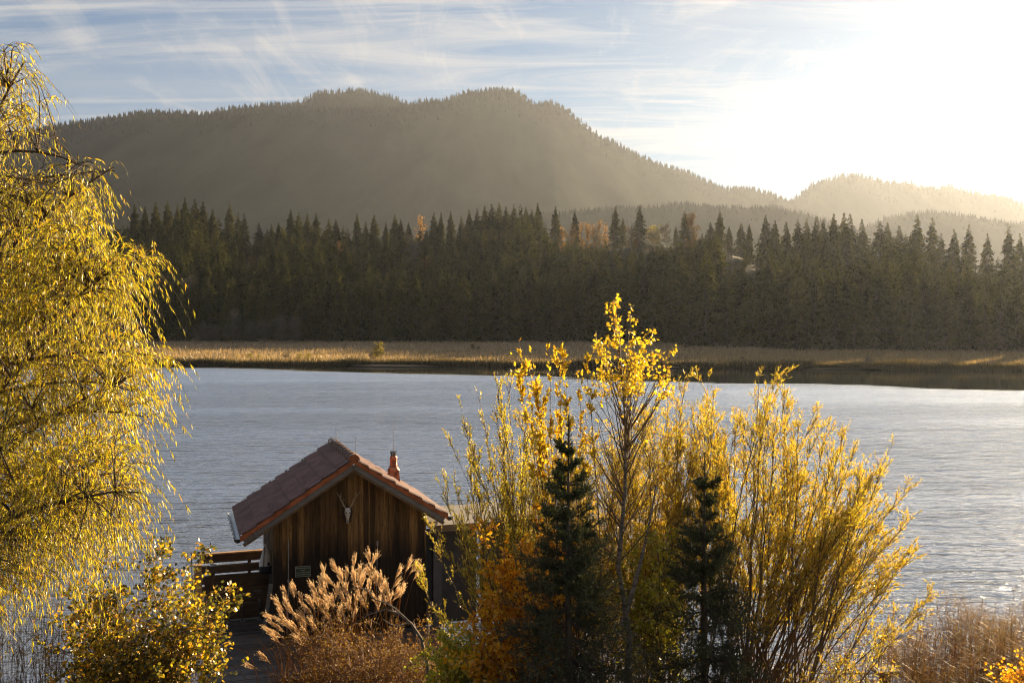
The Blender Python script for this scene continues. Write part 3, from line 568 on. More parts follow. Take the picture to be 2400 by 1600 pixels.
# reeds and grass
def blades(rg, b, h, w, lean=0.25):
    n = len(b); a = rg.uniform(0, 6.28, n); s = np.stack([np.cos(a), np.sin(a), 0 * a], -1) * w[:, None] / 2
    tp = b + np.stack([rg.normal(0, lean, n) * h, rg.normal(0, lean, n) * h, h], -1)
    V = np.stack([b - s, b + s, tp], 1).reshape(-1, 3); return V, np.arange(3 * n).reshape(n, 3)
r = rngs(90); n = 60000; px = r.uniform(150, 2560, n); Y0 = S_shore(px); Y = Y0 + np.abs(r.normal(0.5, 2.0, n)); X = (px - 1200) / F0 * Y; z = ground(X, Y)
ok = z > -0.35; h = r.uniform(0.35, 1.3, n) * (0.7 + 0.5 * (wav(X, Y * 0, 9, 12) + 0.4))
tag(build('shore_reeds', [blades(r, np.stack([X, Y, z - 0.05], -1)[ok], h[ok], r.uniform(0.06, 0.16, n)[ok])], M_bankreed), 'dark sedge fringe along the far shore', None, None, 'stuff')
n = 70000; px = r.uniform(150, 2560, n); t = r.random(n) ** 1.5; Y = S_shore(px) + 3 + t * (F_front(px) - S_shore(px)); X = (px - 1200) / F0 * Y; z = ground(X, Y)
tag(build('meadow_grass', [blades(r, np.stack([X, Y, z - 0.05], -1), r.uniform(0.3, 0.9, n), r.uniform(0.1, 0.25, n))], M_meadowgrass), 'dry reed grass covering the meadow across the lake', None, None, 'stuff')

# ------------------------------------------------------------------ boathouse, jetty and what belongs to them
A = R(18.5); ca, sa = math.cos(A), math.sin(A); OX, OY, DZ = -4.10, 25.33, 0.62
def loc2w(p): return (OX + p[0] * ca - p[1] * sa, OY + p[0] * sa + p[1] * ca, DZ + p[2])
hut = empty('boathouse', (OX, OY, DZ), A, 'brown plank boathouse with clay tile roof on the lake edge', 'boathouse')
HW, HL, OVX, OVY = 1.95, 3.1, 0.55, 0.35
OVS = {-1: 0.74, 1: 0.40}          # half width, length, overhangs
AP, EV = 4.34, 2.74                               # height of barge-board apex and of its foot above the deck
slope = (AP - EV) / (HW + OVX); EV0 = EV
def roofz(x): return AP - slope * abs(x)
r = rngs(11); geos = []
x = -HW
while x < HW - 0.02:                                # front gable: vertical boards with cover strips
    w = min(r.uniform(0.10, 0.17), HW - x); dp = r.uniform(0, 0.014); y0 = -dp
    zt0, zt1 = roofz(x) - 0.16, roofz(x + w) - 0.16
    V = np.array([[x, y0, -0.15], [x + w - 0.006, y0, -0.15], [x + w - 0.006, y0, zt1], [x, y0, zt0], [x, 0.03, -0.15], [x + w - 0.006, 0.03, -0.15], [x + w - 0.006, 0.03, zt1], [x, 0.03, zt0]])
    geos.append((V, [[0, 1, 2, 3], [5, 4, 7, 6], [4, 0, 3, 7], [1, 5, 6, 2], [3, 2, 6, 7], [4, 5, 1, 0]]))
    if r.random() < 0.45:
        xc = x + w; zt = roofz(xc) - 0.17; geos.append(box(xc - 0.02, xc + 0.02, y0 - 0.022, y0 - 0.001, -0.12, zt))
    x += w
build('front_wall', geos, M_wall, hut)
for sx, nm in ((-1, 'side_wall'), (1, 'side_wall')):
    geos = []; y = 0.035
    while y < HL - 0.02:
        w = min(r.uniform(0.11, 0.17), HL - y); dd = r.uniform(0, 0.012)
        x0, x1 = sorted((sx * (HW + dd), sx * (HW - 0.04))); geos.append(box(x0, x1, y, y + w - 0.006, -0.15, roofz(HW) - 0.14)); y += w
    build(nm, geos, M_wall, hut)
build('back_wall', [(np.array([[-HW + .05, HL, -.15], [HW - .05, HL, -.15], [HW - .05, HL, roofz(HW) - .2], [0, HL, AP - .25], [-HW + .05, HL, roofz(HW) - .2]]), [[0, 4, 3, 2, 1]])], M_wall, hut)
Y0, Y1 = -OVY, HL + 0.3
for sx in (-1, 1):
    OVX = OVS[sx]; EV = AP - slope * (HW + OVX)
    # tile courses, each a ribbed clay strip lapping over the one below
    n = 7; Lx = (HW + OVX + 0.06); geos = []; ribs = 15; ny = ribs * 6 + 1; yy = np.linspace(Y0 - 0.05, Y1, ny)
    prof = 0.048 * np.abs(np.sin(np.linspace(0, math.pi * ribs, ny))) ** 0.6
    for k in range(n):
        xa, xb = Lx * k / n, Lx * (k + 1) / n + 0.03; w = r.uniform(-0.006, 0.006, 2)
        def row(xv, lift): return np.stack([np.full(ny, sx * xv), yy, roofz(xv) + 0.085 + lift + prof], -1)
        a, b = row(xa, 0.0 + w[0]), row(xb, 0.055 + w[1]); c = row(xb, -0.008)
        c[:, 2] -= prof; V = np.concatenate([a, b, c]); e = np.arange(ny - 1)
        f1 = np.stack([e, e + 1, e + 1 + ny, e + ny], -1); f2 = f1 + ny
        geos.append((V, f1)); geos.append((V.copy(), f2))
    rp = build('roof_tiles', geos, M_tile, hut)
    # orange verge tiles hanging over the barge board
    geos = []
    for k in range(n):
        xa, xb = Lx * k / n, Lx * (k + 1) / n + 0.03; za, zb = roofz(xa) + 0.075, roofz(xb) + 0.11
        V = np.array([[sx * xa, Y0 - 0.055, za - 0.10], [sx * xb, Y0 - 0.055, zb - 0.14], [sx * xb, Y0 - 0.055, zb], [sx * xa, Y0 - 0.055, za], [sx * xa, Y0 - 0.02, za - 0.10], [sx * xb, Y0 - 0.02, zb - 0.14], [sx * xb, Y0 - 0.02, zb - 0.002], [sx * xa, Y0 - 0.02, za - 0.002]])
        geos.append((V, [[0, 1, 2, 3], [4, 7, 6, 5], [0, 4, 5, 1], [3, 2, 6, 7], [1, 5, 6, 2], [0, 3, 7, 4]]))
    build('verge_tiles', geos, M_tileedge, hut)
    e = (sx * (HW + OVX), EV)
    def bb(y, t, dz, wdt): return bar((sx * 0.001, y, AP + dz), (e[0], y, e[1] + dz), t, wdt, up=(0, 0, 1))
    build('barge_board', [bb(Y0, 0.035, -0.075, 0.16)], M_grey, hut)
    build('inner_barge_board', [bb(Y0 + 0.05, 0.04, -0.19, 0.09)], M_beam, hut)
    build('roof_boarding', [bar((sx * 0.02, (Y0 + Y1) / 2 + 0.1, AP - 0.01), (e[0], (Y0 + Y1) / 2 + 0.1, e[1] - 0.01), Y1 - Y0 - 0.3, 0.03)], M_beam, hut)
    pz = roofz(HW - 0.05) - 0.16
    o = build('purlin', [xf(lathe([(0.001, -0.02), (0.075, -0.02), (0.08, 0), (0.08, HL + 0.3), (0.001, HL + 0.3)], 12), Matrix.Translation((sx * (HW + 0.06), Y0 + 0.09, pz - 0.02)) @ Matrix.Rotation(R(-90), 4, 'X'))], M_beam, hut, True)
    # half-round zinc gutter on brackets
    a = np.linspace(math.pi, 2 * math.pi, 11); gx0, gz0 = sx * (HW + OVX + 0.14), EV - 0.02
    def grow(rr, y, dz=0): return np.stack([gx0 + rr * np.cos(a), np.full(11, y), gz0 + rr * np.sin(a) + dz], -1)
    ya = [Y0 + 0.0, Y1]; V = np.concatenate([grow(.085, ya[0]), grow(.085, ya[1]), grow(.078, ya[0]), grow(.078, ya[1])]); e2 = np.arange(10)
    fo = np.stack([e2, e2 + 11, e2 + 12, e2 + 1], -1); fi = np.stack([e2 + 22, e2 + 23, e2 + 34, e2 + 33], -1); lip = np.array([[0, 22, 33, 11], [10, 21, 43, 32]])
    gt = build('gutter', [(V, fo), (V.copy(), fi), (V.copy(), lip)], M_zinc, hut, True)
    capv = np.concatenate([grow(.095, ya[0] - 0.012), grow(.095, ya[0] - 0.002)]); cf = [list(range(11)), list(range(21, 10, -1))]
    build('gutter_end', [(capv, [cf[0]]), (capv.copy(), [cf[1]]), (capv.copy(), np.stack([e2, e2 + 11, e2 + 12, e2 + 1], -1))], M_dark, gt)
    build('gutter_clips', [box(gx0 - 0.10, gx0 - 0.08, y, y + 0.02, gz0 - 0.03, gz0 + 0.02) for y in np.linspace(Y0 + 0.2, Y1 - 0.2, 8)], M_steel, gt)
# ridge caps
geos = []; nr = 11; step = (Y1 - Y0 + 0.08) / nr
for k in range(nr):
    ya, yb = Y0 - 0.09 + k * step, Y0 - 0.09 + (k + 1) * step + 0.04; a = np.linspace(-0.12, math.pi + 0.12, 13)
    def ring(y, rr): return np.stack([rr * np.cos(a), np.full(13, y), AP + 0.075 + rr * np.sin(a)], -1)
    V = np.concatenate([ring(ya, 0.142), ring(ya + 0.05, 0.145), ring(yb, 0.118)]); e3 = np.arange(12)
    f = np.stack([e3, e3 + 1, e3 + 14, e3 + 13], -1); geos.append((V, f)); geos.append((V.copy(), f + 13))
rc = build('ridge_caps', geos, M_ridge, hut, True)
a = np.linspace(-0.12, math.pi + 0.12, 13); V = np.stack([0.135 * np.cos(a), np.full(13, Y0 - 0.075), AP + 0.075 + 0.135 * np.sin(a)], -1)
build('ridge_end', [(V, [list(range(12, -1, -1))])], M_tileedge, rc)
# lightning wires and rods
def wire(name, pts, rad, mat, parent): return build(name, [tubes(np.array([pts], float), rad, 4)], mat, parent)
wire('lightning_rod', [(-0.06, 2.0, AP + .2), (-0.10, 2.0, AP + .65)], 0.006, M_dark, hut)
wire('lightning_rod', [(0.10, -.1, AP + .15), (0.085, -.1, AP + .62)], 0.006, M_dark, hut)
wire('lightning_wire', [(sx * xx, Y0 - 0.02, roofz(xx) + 0.15) for sx, xx in ((-1, 1.2), (-1, .6), (-1, .16), (0, 0.02), (1, .2))], 0.006, M_steel, hut)
wire('lightning_wire', [(-xx, Y1, roofz(xx) + 0.16) for xx in (2.55, 1.9, 1.3, .7, .15)], 0.006, M_steel, hut)
build('wire_holders', [box(-xx - .02, -xx + .02, Y1 - .03, Y1 + .01, roofz(xx) + .12, roofz(xx) + .17) for xx in (2.2, 1.75, 1.3, .85, .4)], M_dark, hut)
build('lamp_holder', [box(-2.45, -2.35, Y0 - .06, Y0 - .02, 2.62, 2.76), box(-2.425, -2.375, Y0 - .085, Y0 - .06, 2.64, 2.70)], M_grey, hut)
build('vent_plate', [box(-0.02 - .08, 0.06, -.05, -.03, AP - .46, AP - .28)], M_beam, hut)
build('lock_bar', [tubes(np.array([[(-1.62, -.045, .2), (-1.60, -.045, 1.2), (-1.59, -.045, 2.45)]]), 0.008, 4), tubes(np.array([[(0.62, -.05, .3), (0.63, -.05, 1.3), (0.66, -.05, 2.15)]]), 0.008, 4), box(-1.625, -1.575, -.06, -.045, 1.38, 1.44), box(0.635, 0.675, -.065, -.045, 2.13, 2.25)], M_steel, hut)
build('eave_bracket', [box(2.0, 2.25, -.06, -.02, 2.60, 2.66), bar((2.0, -.04, 2.35), (2.24, -.04, 2.60), .03, .03)], M_steel, hut)
# copper chimney on the right slope
ch = empty('chimney', (0, 0, 0)); ch.parent = hut; cx, cy = 1.45, 1.75; zb = roofz(cx) - .12
def frustum(x, y, z0, z1, a0, b0, a1, b1): 
    V = np.array([[x + sx * (a0 if k == 0 else a1), y + sy * (b0 if k == 0 else b1), z0 if k == 0 else z1] for k in (0, 1) for sy in (-1, 1) for sx in (-1, 1)])
    return V, [[0, 1, 5, 4], [1, 3, 7, 5], [3, 2, 6, 7], [2, 0, 4, 6], [4, 5, 7, 6]]
build('casing', [frustum(cx, cy, zb - .15, zb + .50, .19, .19, .125, .125)], M_copper, ch)
build('skirt', [lathe([(0.17, zb + .47), (0.175, zb + .485), (0.11, zb + .60), (0.10, zb + .60)], 18, cx, cy)], M_copper, ch, True)
build('drum', [lathe([(0.098, zb + .58), (0.098, zb + .62), (0.106, zb + .63), (0.098, zb + .64), (0.102, zb + .82), (0.108, zb + .84), (0.085, zb + .86), (0.06, zb + .90)], 18, cx, cy)], M_copper, ch, True)
build('crown_ring', [bar((cx + .065 * math.cos(t), cy + .065 * math.sin(t), zb + .85), (cx + .085 * math.cos(t), cy + .085 * math.sin(t), zb + 1.02), .022, .008) for t in np.linspace(0, 2 * math.pi, 9)[:-1]], M_dark, ch)
wire('aerial', [(cx, cy, zb + .9), (cx + .01, cy, zb + 1.4), (cx + .03, cy, zb + 1.85)], 0.0055, M_rust, ch)

# things on the wall
root = empty('sign', loc2w((-1.24, -0.05, 1.62)), A, 'small green sign with pale lettering on the boathouse wall', 'sign')
build('board', [box(-.19, .19, -.012, .0, -.135, .135)], M_signgreen, root)
build('border', [box(-.185, .185, -.016, -.0125, .124, .131), box(-.185, .185, -.016, -.0125, -.131, -.124), box(-.185, -.178, -.016, -.0125, -.124, .124), box(.178, .185, -.016, -.0125, -.124, .124)], M_signpale, root)
for k, (tx, zc, sz) in enumerate([('Private Fischerhütte', .074, .041), ('Zutritt', .022, .041), ('auf Steg u. Hütte verboten', -.032, .032), ('Betreten auf eigene Gefahr', -.083, .030)]):
    cu = bpy.data.curves.new('lettering', 'FONT'); cu.body = tx; cu.size = sz; cu.align_x = 'CENTER'; cu.extrude = 0.0006; cu.materials.append(M_signpale)
    oc_ = bpy.data.objects.new('text_shape', cu); COL.objects.link(oc_); bpy.context.view_layer.update(); me_ = bpy.data.meshes.new_from_object(oc_); bpy.data.objects.remove(oc_); o = bpy.data.objects.new('lettering', me_); COL.objects.link(o); o.parent = root; o.location = (0, -.0135, zc - .004); o.rotation_euler = (R(90), 0, 0)
root = empty('stag_skull', loc2w((-0.12, -0.06, 3.02)), A, 'white stag skull with antlers on a dark plaque high on the gable', 'trophy')
pl = []
V = np.array([[0.155 * math.cos(t) * (1 if math.sin(t) > 0 else 0.8 + .2 * math.cos(t) ** 2), -.0, .02 + (.20 if math.sin(t) > 0 else .34) * math.sin(t)] for t in np.linspace(0, 2 * math.pi, 24, endpoint=False)])
V2 = V + np.array([0, -.03, 0]); e = np.arange(24)
build('plaque', [(V, [list(e)]), (V2, [list(e[::-1])]), (np.concatenate([V, V2]), np.stack([e, (e + 1) % 24, (e + 1) % 24 + 24, e + 24], -1))], M_plaque, root)
rings = [(.17, .045, .03), (.15, .075, .06), (.10, .085, .075), (.04, .095, .08), (-.02, .085, .075), (-.08, .06, .065), (-.16, .045, .055), (-.24, .04, .045), (-.29, .036, .035), (-.31, .02, .02)]
V = np.array([[w * math.cos(t), -.04 - dp * .5 - dp * math.sin(t) * .9, z] for z, w, dp in rings for t in np.linspace(0, 2 * math.pi, 14, endpoint=False)])
Fq = [[i * 14 + j, (i + 1) * 14 + j, (i + 1) * 14 + (j + 1) % 14, i * 14 + (j + 1) % 14] for i in range(len(rings) - 1) for j in range(14)]
sk = build('skull', [(V, Fq), (V[:14].copy(), [list(range(14))]), (V[-14:].copy(), [list(range(13, -1, -1))])], M_bone, root, True)
geos = []
for sx in (-1, 1): geos.append(xf(lathe([(0.001, 0), (.02, .004), (.024, .012), (.02, .02), (.001, .022)], 10), Matrix.Translation((sx * .058, -.145, .035)) @ Matrix.Rotation(R(90), 4, 'X')))
geos.append(box(-.015, .015, -.125, -.115, -.27, -.19))
build('eye_socket', geos, M_plaque, sk)
for sx in (-1, 1):
    P1 = bez([(sx * .06, -.06, .16)], [(sx * .14, -.12, .30)], [(sx * .20, -.10, .42)], 9)[0]; P2 = bez([P1[-1]], [(sx * .26, -.22, .50)], [(sx * .22, -.20, .66)], 7)[0]; P3 = bez([P1[-2]], [(sx * .22, -.28, .42)], [(sx * .10, -.34, .48)], 7)[0]; P4 = bez([P1[3]], [(sx * .16, -.2, .22)], [(sx * .19, -.26, .30)], 6)[0]; P5 = bez([P2[3]], [(sx * .32, -.25, .60)], [(sx * .34, -.25, .68)], 6)[0]
    build('antler', [tubes(P[None], np.linspace(a0, a1, len(P))[None], 6) for P, a0, a1 in ((P1, .021, .016), (P2, .015, .004), (P3, .013, .004), (P4, .011, .004), (P5, .010, .004))], M_horn, root, True)

root.scale = (0.84, 0.84, 0.84)
# jetty
jet = empty('jetty', (OX, OY, DZ), A, 'wet dark plank jetty leading along the left side of the boathouse', 'jetty')
geos = []; y = -3.05; r = rngs(13)
while y < 4.6:
    w = r.uniform(0.13, 0.16); geos.append(box(-3.62 + r.uniform(-.02, .02), (-1.99 if y > -0.35 else 2.0), y, y + w - 0.012, -0.045 + r.uniform(-.004, .004), r.uniform(-.004, .003))); y += w
build('planks', geos, M_deck, jet)
build('edge_beam', [box(-3.68, 2.05, -3.15, -3.06, -0.20, -0.002)], M_board, jet); build('edge_beam', [box(-3.62, -1.95, 4.62, 4.70, -.2, -.002)], M_board, jet)
build('side_beam', [box(-3.55, -3.43, -3.05, 4.6, -0.26, -0.06), box(-2.2, -2.08, -3.05, 4.6, -.26, -.06), box(1.75, 1.87, -3.05, 3.2, -.26, -.06)], M_board, jet)
for px_, py_ in [(-3.5, -2.9), (-3.5, 0.5), (-3.5, 4.4), (-2.1, 4.4), (-2.1, -2.9), (1.8, -2.9), (1.8, 3.0), (-1.9, 3.0), (1.8, .1)]:
    build('pile', [xf(lathe([(.07, -3.2), (.07, -.07), (.001, -.07)], 10), Matrix.Translation((px_, py_, 0)))], M_board, jet, True)
# plank screen across the jetty
scr = empty('plank_screen', loc2w((-3.62, 1.80, 0)), A, 'dark tall screen of horizontal planks closing the jetty', 'fence')
geos = []; z = 0.04; zs = []
for k, hgt in enumerate([.20, .19, .19, .19, .18, .18, .19]):
    gap = 0.012 if k < 6 else 0.05; z0 = z + (gap if k else 0); geos.append(box(0.05 + r.uniform(-.01, .01), 1.66 + r.uniform(-.01, .01), -.02, .02, z0, z0 + hgt)); z = z0 + hgt
build('planks', geos, M_board, scr)
build('post', [box(.16, .25, .021, .11, -.05, 1.34)], M_board, scr); build('post', [box(1.48, 1.57, .021, .11, -.05, 1.40)], M_board, scr)
build('rail', [box(1.30, 1.50, -.04, -.021, .72, .76)], M_grey, scr)
# back railing at the far jetty end
rl = empty('railing', loc2w((-3.62, 4.1, 0)), A, 'sunlit plank railing at the far end of the jetty', 'railing')
build('planks', [box(0, 1.7, -.02, .02, 1.02, 1.26), box(0, 1.7, -.02, .02, .72, .95), box(0, 1.7, -.02, .02, .42, .66), box(0, 1.7, -.02, .02, .12, .36)], M_board, rl)
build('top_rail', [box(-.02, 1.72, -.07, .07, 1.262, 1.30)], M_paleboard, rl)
build('post', [box(.30, .39, .022, .11, -.05, 1.255)], M_board, rl); build('post', [box(1.3, 1.39, .022, .11, -.05, 1.255)], M_board, rl)
pt = empty('mooring_post', loc2w((-3.72, 2.25, 0)), A, 'square pale wooden post, sunlight in its colour, at the jetty corner', 'post')
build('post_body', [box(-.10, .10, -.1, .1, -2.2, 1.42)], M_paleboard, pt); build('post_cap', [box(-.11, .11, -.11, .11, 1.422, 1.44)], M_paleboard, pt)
for k, (x0, x1, zt, lb) in enumerate([(-3.88, -3.82, 1.75, 'thin dark rod leaning outside the pale jetty post'), (-3.36, -3.38, 1.75, 'thin dark upright rod just right of the pale post')]):
    o = build('rod', [tubes(np.array([[loc2w((x1, 2.4 + k, -.6)), loc2w((x0, 2.4 + k, zt))]]), 0.014, 6)], M_dark); tag(o, lb, 'rod')
fl = empty('float_ball', loc2w((-3.33, 2.2, 1.36)), A, 'grey ball float resting on the jetty screen', 'float')
build('ball', [lathe([(max(.001, .10 * math.sin(t)), .10 * -math.cos(t)) for t in np.linspace(0, math.pi, 12)], 16)], M_float, fl, True); build('ball_ring', [lathe([(.102, -.02), (.106, 0), (.102, .02)], 16)], M_dark, fl, True)
build('shelf_board', [box(-.12, .9, -.12, .12, -.135, -.105)], M_board, fl)
# hanging bag
bg_ = empty('hanging_bag', loc2w((-2.08, 0.75, 1.52)), A, 'white canvas bag with dark stripe and base hanging at the boathouse corner', 'bag')
def loft(rings, seg=16): 
    V = np.array([[cx_ + a_ * math.cos(t), cy_ + b_ * math.sin(t), z_] for z_, a_, b_, cx_, cy_ in rings for t in np.linspace(0, 2 * math.pi, seg, endpoint=False)])
    return V, np.array([[i * seg + j, i * seg + (j + 1) % seg, (i + 1) * seg + (j + 1) % seg, (i + 1) * seg + j] for i in range(len(rings) - 1) for j in range(seg)])
build('bag_body', [loft([(.12, .175, .10, 0, 0), (.2, .17, .10, 0, 0), (.40, .125, .08, .01, 0), (.55, .08, .06, .01, 0), (.66, .04, .04, .0, 0), (.70, .01, .01, 0, 0)])], M_white, bg_, True)
build('bag_base', [loft([(-.09, .01, .01, 0, 0), (-.08, .14, .08, 0, 0), (0, .175, .10, 0, 0), (.118, .178, .103, 0, 0)])], M_navy, bg_, True)
build('stripe', [bar((-.075, -.098, .12), (-.035, -.052, .62), .035, .012, (1, 0, 0)), box(.03, .09, -.108, -.098, .14, .22)], M_navy, bg_); build('strap', [tubes(np.array([[(0, 0, .68), (.02, 0, .8), (.10, 0, .95)]]), .008, 5)], M_navy, bg_)
# leaning plank, pegs
o = build('leaning_plank', [bar(loc2w((-2.18, 0.35, 0.01)), loc2w((-2.02, 0.0, 1.35)), .10, .025, (0, 1, 0))], M_grey); tag(o, 'grey plank leaning against the boathouse corner', 'plank')
for k, (xx, tl) in enumerate([(-3.28, 'bluish'), (-2.96, 'left'), (-2.62, 'middle'), (-2.18, 'right')]):
    rt = empty('rod_holder', loc2w((xx, 1.62, 0)), A, ['bluish painted tube standing at the left foot of the plank screen', 'leftmost of three grey upright tubes at the plank screen', 'middle of three grey upright tubes at the plank screen', 'rightmost of three grey upright tubes, beside the leaning plank'][k], 'tube', 'upright tubes at the foot of the plank screen')
    build('tube', [xf(lathe([(.001, .0), (.022, .0), (.022, .50), (.026, .50), (.026, .53), (.001, .53)], 10), Matrix.Translation((0, 0, .015)))], M_pale if k == 0 else M_steel, rt, True); build('foot', [box(-.06, .06, -.03, .03, .0, .015)], M_steel, rt)
o = build('side_board', [box(-.02, .02, -2.9, 1.5, -.25, .42), box(-.05, .02, -2.9, 1.5, .422, .45)], M_pale, empty('jetty_side_panel', loc2w((-3.72, 0, 0)), A, 'pale weathered side panel along the left jetty edge', 'panel'))
build('stay', [box(-.0, .05, y, y + .05, -.3, .40) for y in (-2.5, -1.0, .6)], M_board, o.parent).location = (0.021, 0, 0)
# flat-roofed shed on the right
sh = empty('boat_shed', loc2w((2.25, 0.2, 0)), A, 'grey flat-roofed boat shed hidden behind the yellow willows', 'shed')
build('roof', [box(-.15, 3.3, -.15, 2.6, 2.42, 2.50)], M_shedroof, sh); build('roof_edge', [box(-.18, 3.33, -.19, -.152, 2.36, 2.53)], M_beam, sh)
build('wall', [box(-.30, .31, .5, .55, -.3, 2.3), box(.32, 1.3, .6, .65, -.3, 2.2), box(1.35, 2.2, 0.3, .35, -.3, 2.4), box(3.1, 3.15, .06, 2.5, -.3, 2.4)], M_shedwall, sh)  # first box is an added dark panel hiding bright water in the gap
build('post', [box(-.06, .16, -.02, .2, -2.3, 2.1)], M_shedwall, sh); build('post', [box(2.98, 3.1, -.02, .10, -2.3, 2.41)], M_grey, sh)
V = np.array([[1.3 + u * 1.5, -.25 + .05 * math.sin(u * 9), -.2 + v * 1.3 + .05 * math.sin(u * 7)] for v in (0, .5, 1) for u in np.linspace(0, 1, 8)]); V[8:16, 1] -= .15; V[16:, 1] += .3
tp = build('tarpaulin', [(V, gridf(8, 3)), (V + np.array([0, .01, -.01]), gridf(8, 3)[:, ::-1])], M_tarp, None, True); tp.location = loc2w((2.25, 0.2, 0)); tp.rotation_euler = (0, 0, A); tag(tp, 'dark green tarpaulin hung in the open boat shed', 'tarpaulin')
# short stump post bottom right
sp_ = at(2082, 1575, 20.6); st = empty('stump_post', (sp_[0], sp_[1], 0), 0.2, 'dark wooden post with slate cap among the reeds at the bottom right', 'post')
zt = sp_[2]; build('post_body', [xf(lathe([(.13, -1.2), (.12, zt - .05), (.001, zt - .05)], 10), Matrix.Identity(4))], M_dark, st, True); build('post_cap', [box(-.24, .24, -.18, .18, zt - .049, zt + .02)], M_grey, st)

# ------------------------------------------------------------------ near vegetation
def px_targets(rg, poly, n, ya, yb):
    p = sample_poly(rg, poly, n); Y = rg.uniform(ya, yb, n); return np.stack([(p[:, 0] - 1200) / F0 * Y, Y, CAMZ - (p[:, 1] - HZ) / F0 * Y], -1)
def rel(g, o): return (np.asarray(g[0]) - o,) + tuple(g[1:])
def plant(name, base, label, cat, wood, foliage, wm, lm, parts=('stems', 'foliage')):
    o = np.array(base, float); rt = empty(name, tuple(o), 0, label, cat)
    build(parts[0], [rel(g, o) for g in wood], wm, rt, True); build(parts[1], [rel(g, o) for g in foliage], lm, rt); return rt
def rr(m, n, a, b): return np.full((m, 1), 1.0) * np.linspace(a, b, n)[None]

# --- big weeping willow on the left
r = rngs(200)
wil = [(-260, 90), (15, 108), (88, 118), (70, 170), (88, 200), (60, 260), (92, 290), (60, 335), (30, 400), (60, 420), (90, 375), (150, 385), (240, 380), (310, 392), (305, 440), (270, 500), (250, 520), (300, 560), (330, 545), (372, 560), (422, 580), (405, 640), (350, 700), (325, 740), (350, 770), (410, 800), (438, 848), (395, 870), (400, 930), (405, 980), (370, 1010), (400, 1060), (360, 1110), (375, 1200), (330, 1290), (240, 1330), (150, 1380), (40, 1430), (-260, 1480)]
wil = [(x - 42 if x > 100 else x, y) for x, y in wil]
base = np.array([-9.9, 14.2, float(bank(np.array(-9.9), np.array(14.2))) - 0.2])
trunk = bez([base], [base + np.array([0.6, 0, 4.0])], [base + np.array([0.2, 0.2, 9.5])], 10); tr = rr(1, 10, 0.34, 0.12)
bt = px_targets(r, wil, 46, 12.6, 16.2); bt = np.concatenate([bt, np.array([at(60, 135, 14), at(75, 300, 14.2), at(250, 365, 13.6), at(275, 400, 14), at(365, 565, 14), at(260, 640, 13.2), at(380, 830, 14), at(350, 960, 13.4), at(110, 1050, 13), at(310, 1110, 14)])])
i0 = r.integers(2, 9, len(bt)); o = trunk[0, i0]; ln = np.linalg.norm(bt - o, axis=1, keepdims=True)
bough = jitter(r, bez(o, (o + bt) / 2 + np.array([0, 0, 1.0]) * ln * 0.22, bt, 14), 0.10); br = np.linspace(1, 0.15, 14)[None] * (0.012 + ln * 0.0095)
sec_t = px_targets(r, wil, 1500, 12.4, 16.4); sec, sr = grow_to(r, sec_t, bough, br, 0.18, 8, wob=0.03)
tw = np.concatenate([shoots(r, sec, 5, 0.2, 1.0, 0.75, 0.9, 0.15, 0.95, 7, 0.2), shoots(r, bough, 10, 0.5, 1.0, 0.7, 0.8, 0.1, 0.8, 7, 0.2)])
w0, wz = tw[:, 0, 0], tw[:, 0, 2]; 
lo, LD = leafpos(r, tw, 20, 0.05, 1.0, 0.42, 0.75)
thn = (np.sin(lo[:, 0] * 3.1 + lo[:, 2] * 1.3) + np.sin(lo[:, 2] * 2.3 - lo[:, 0] * 1.7 + 1) + np.sin(lo[:, 1] * 2.9 + lo[:, 2] * .9)) / 3; low = (thn < -.15) & (r.random(len(lo)) < .5) | (lo[:, 2] < 4.6) & (r.random(len(lo)) < 0.45); hi = (lo[:, 2] > 10.4) & (r.random(len(lo)) < 0.6); keep = ~(low | hi)
wt = plant('weeping_willow', base, 'big weeping willow with yellow autumn leaves filling the left edge', 'tree', [tubes(trunk, tr, 12), tubes(bough, br, 5), tubes(sec, sr, 4), tubes(tw, rr(len(tw), 7, 0.004, 0.0015), 3)], [leaves(r, lo[keep], LD[keep], 0.105, 0.0145)], M_bark, M_willow, ('trunk', 'crown'))

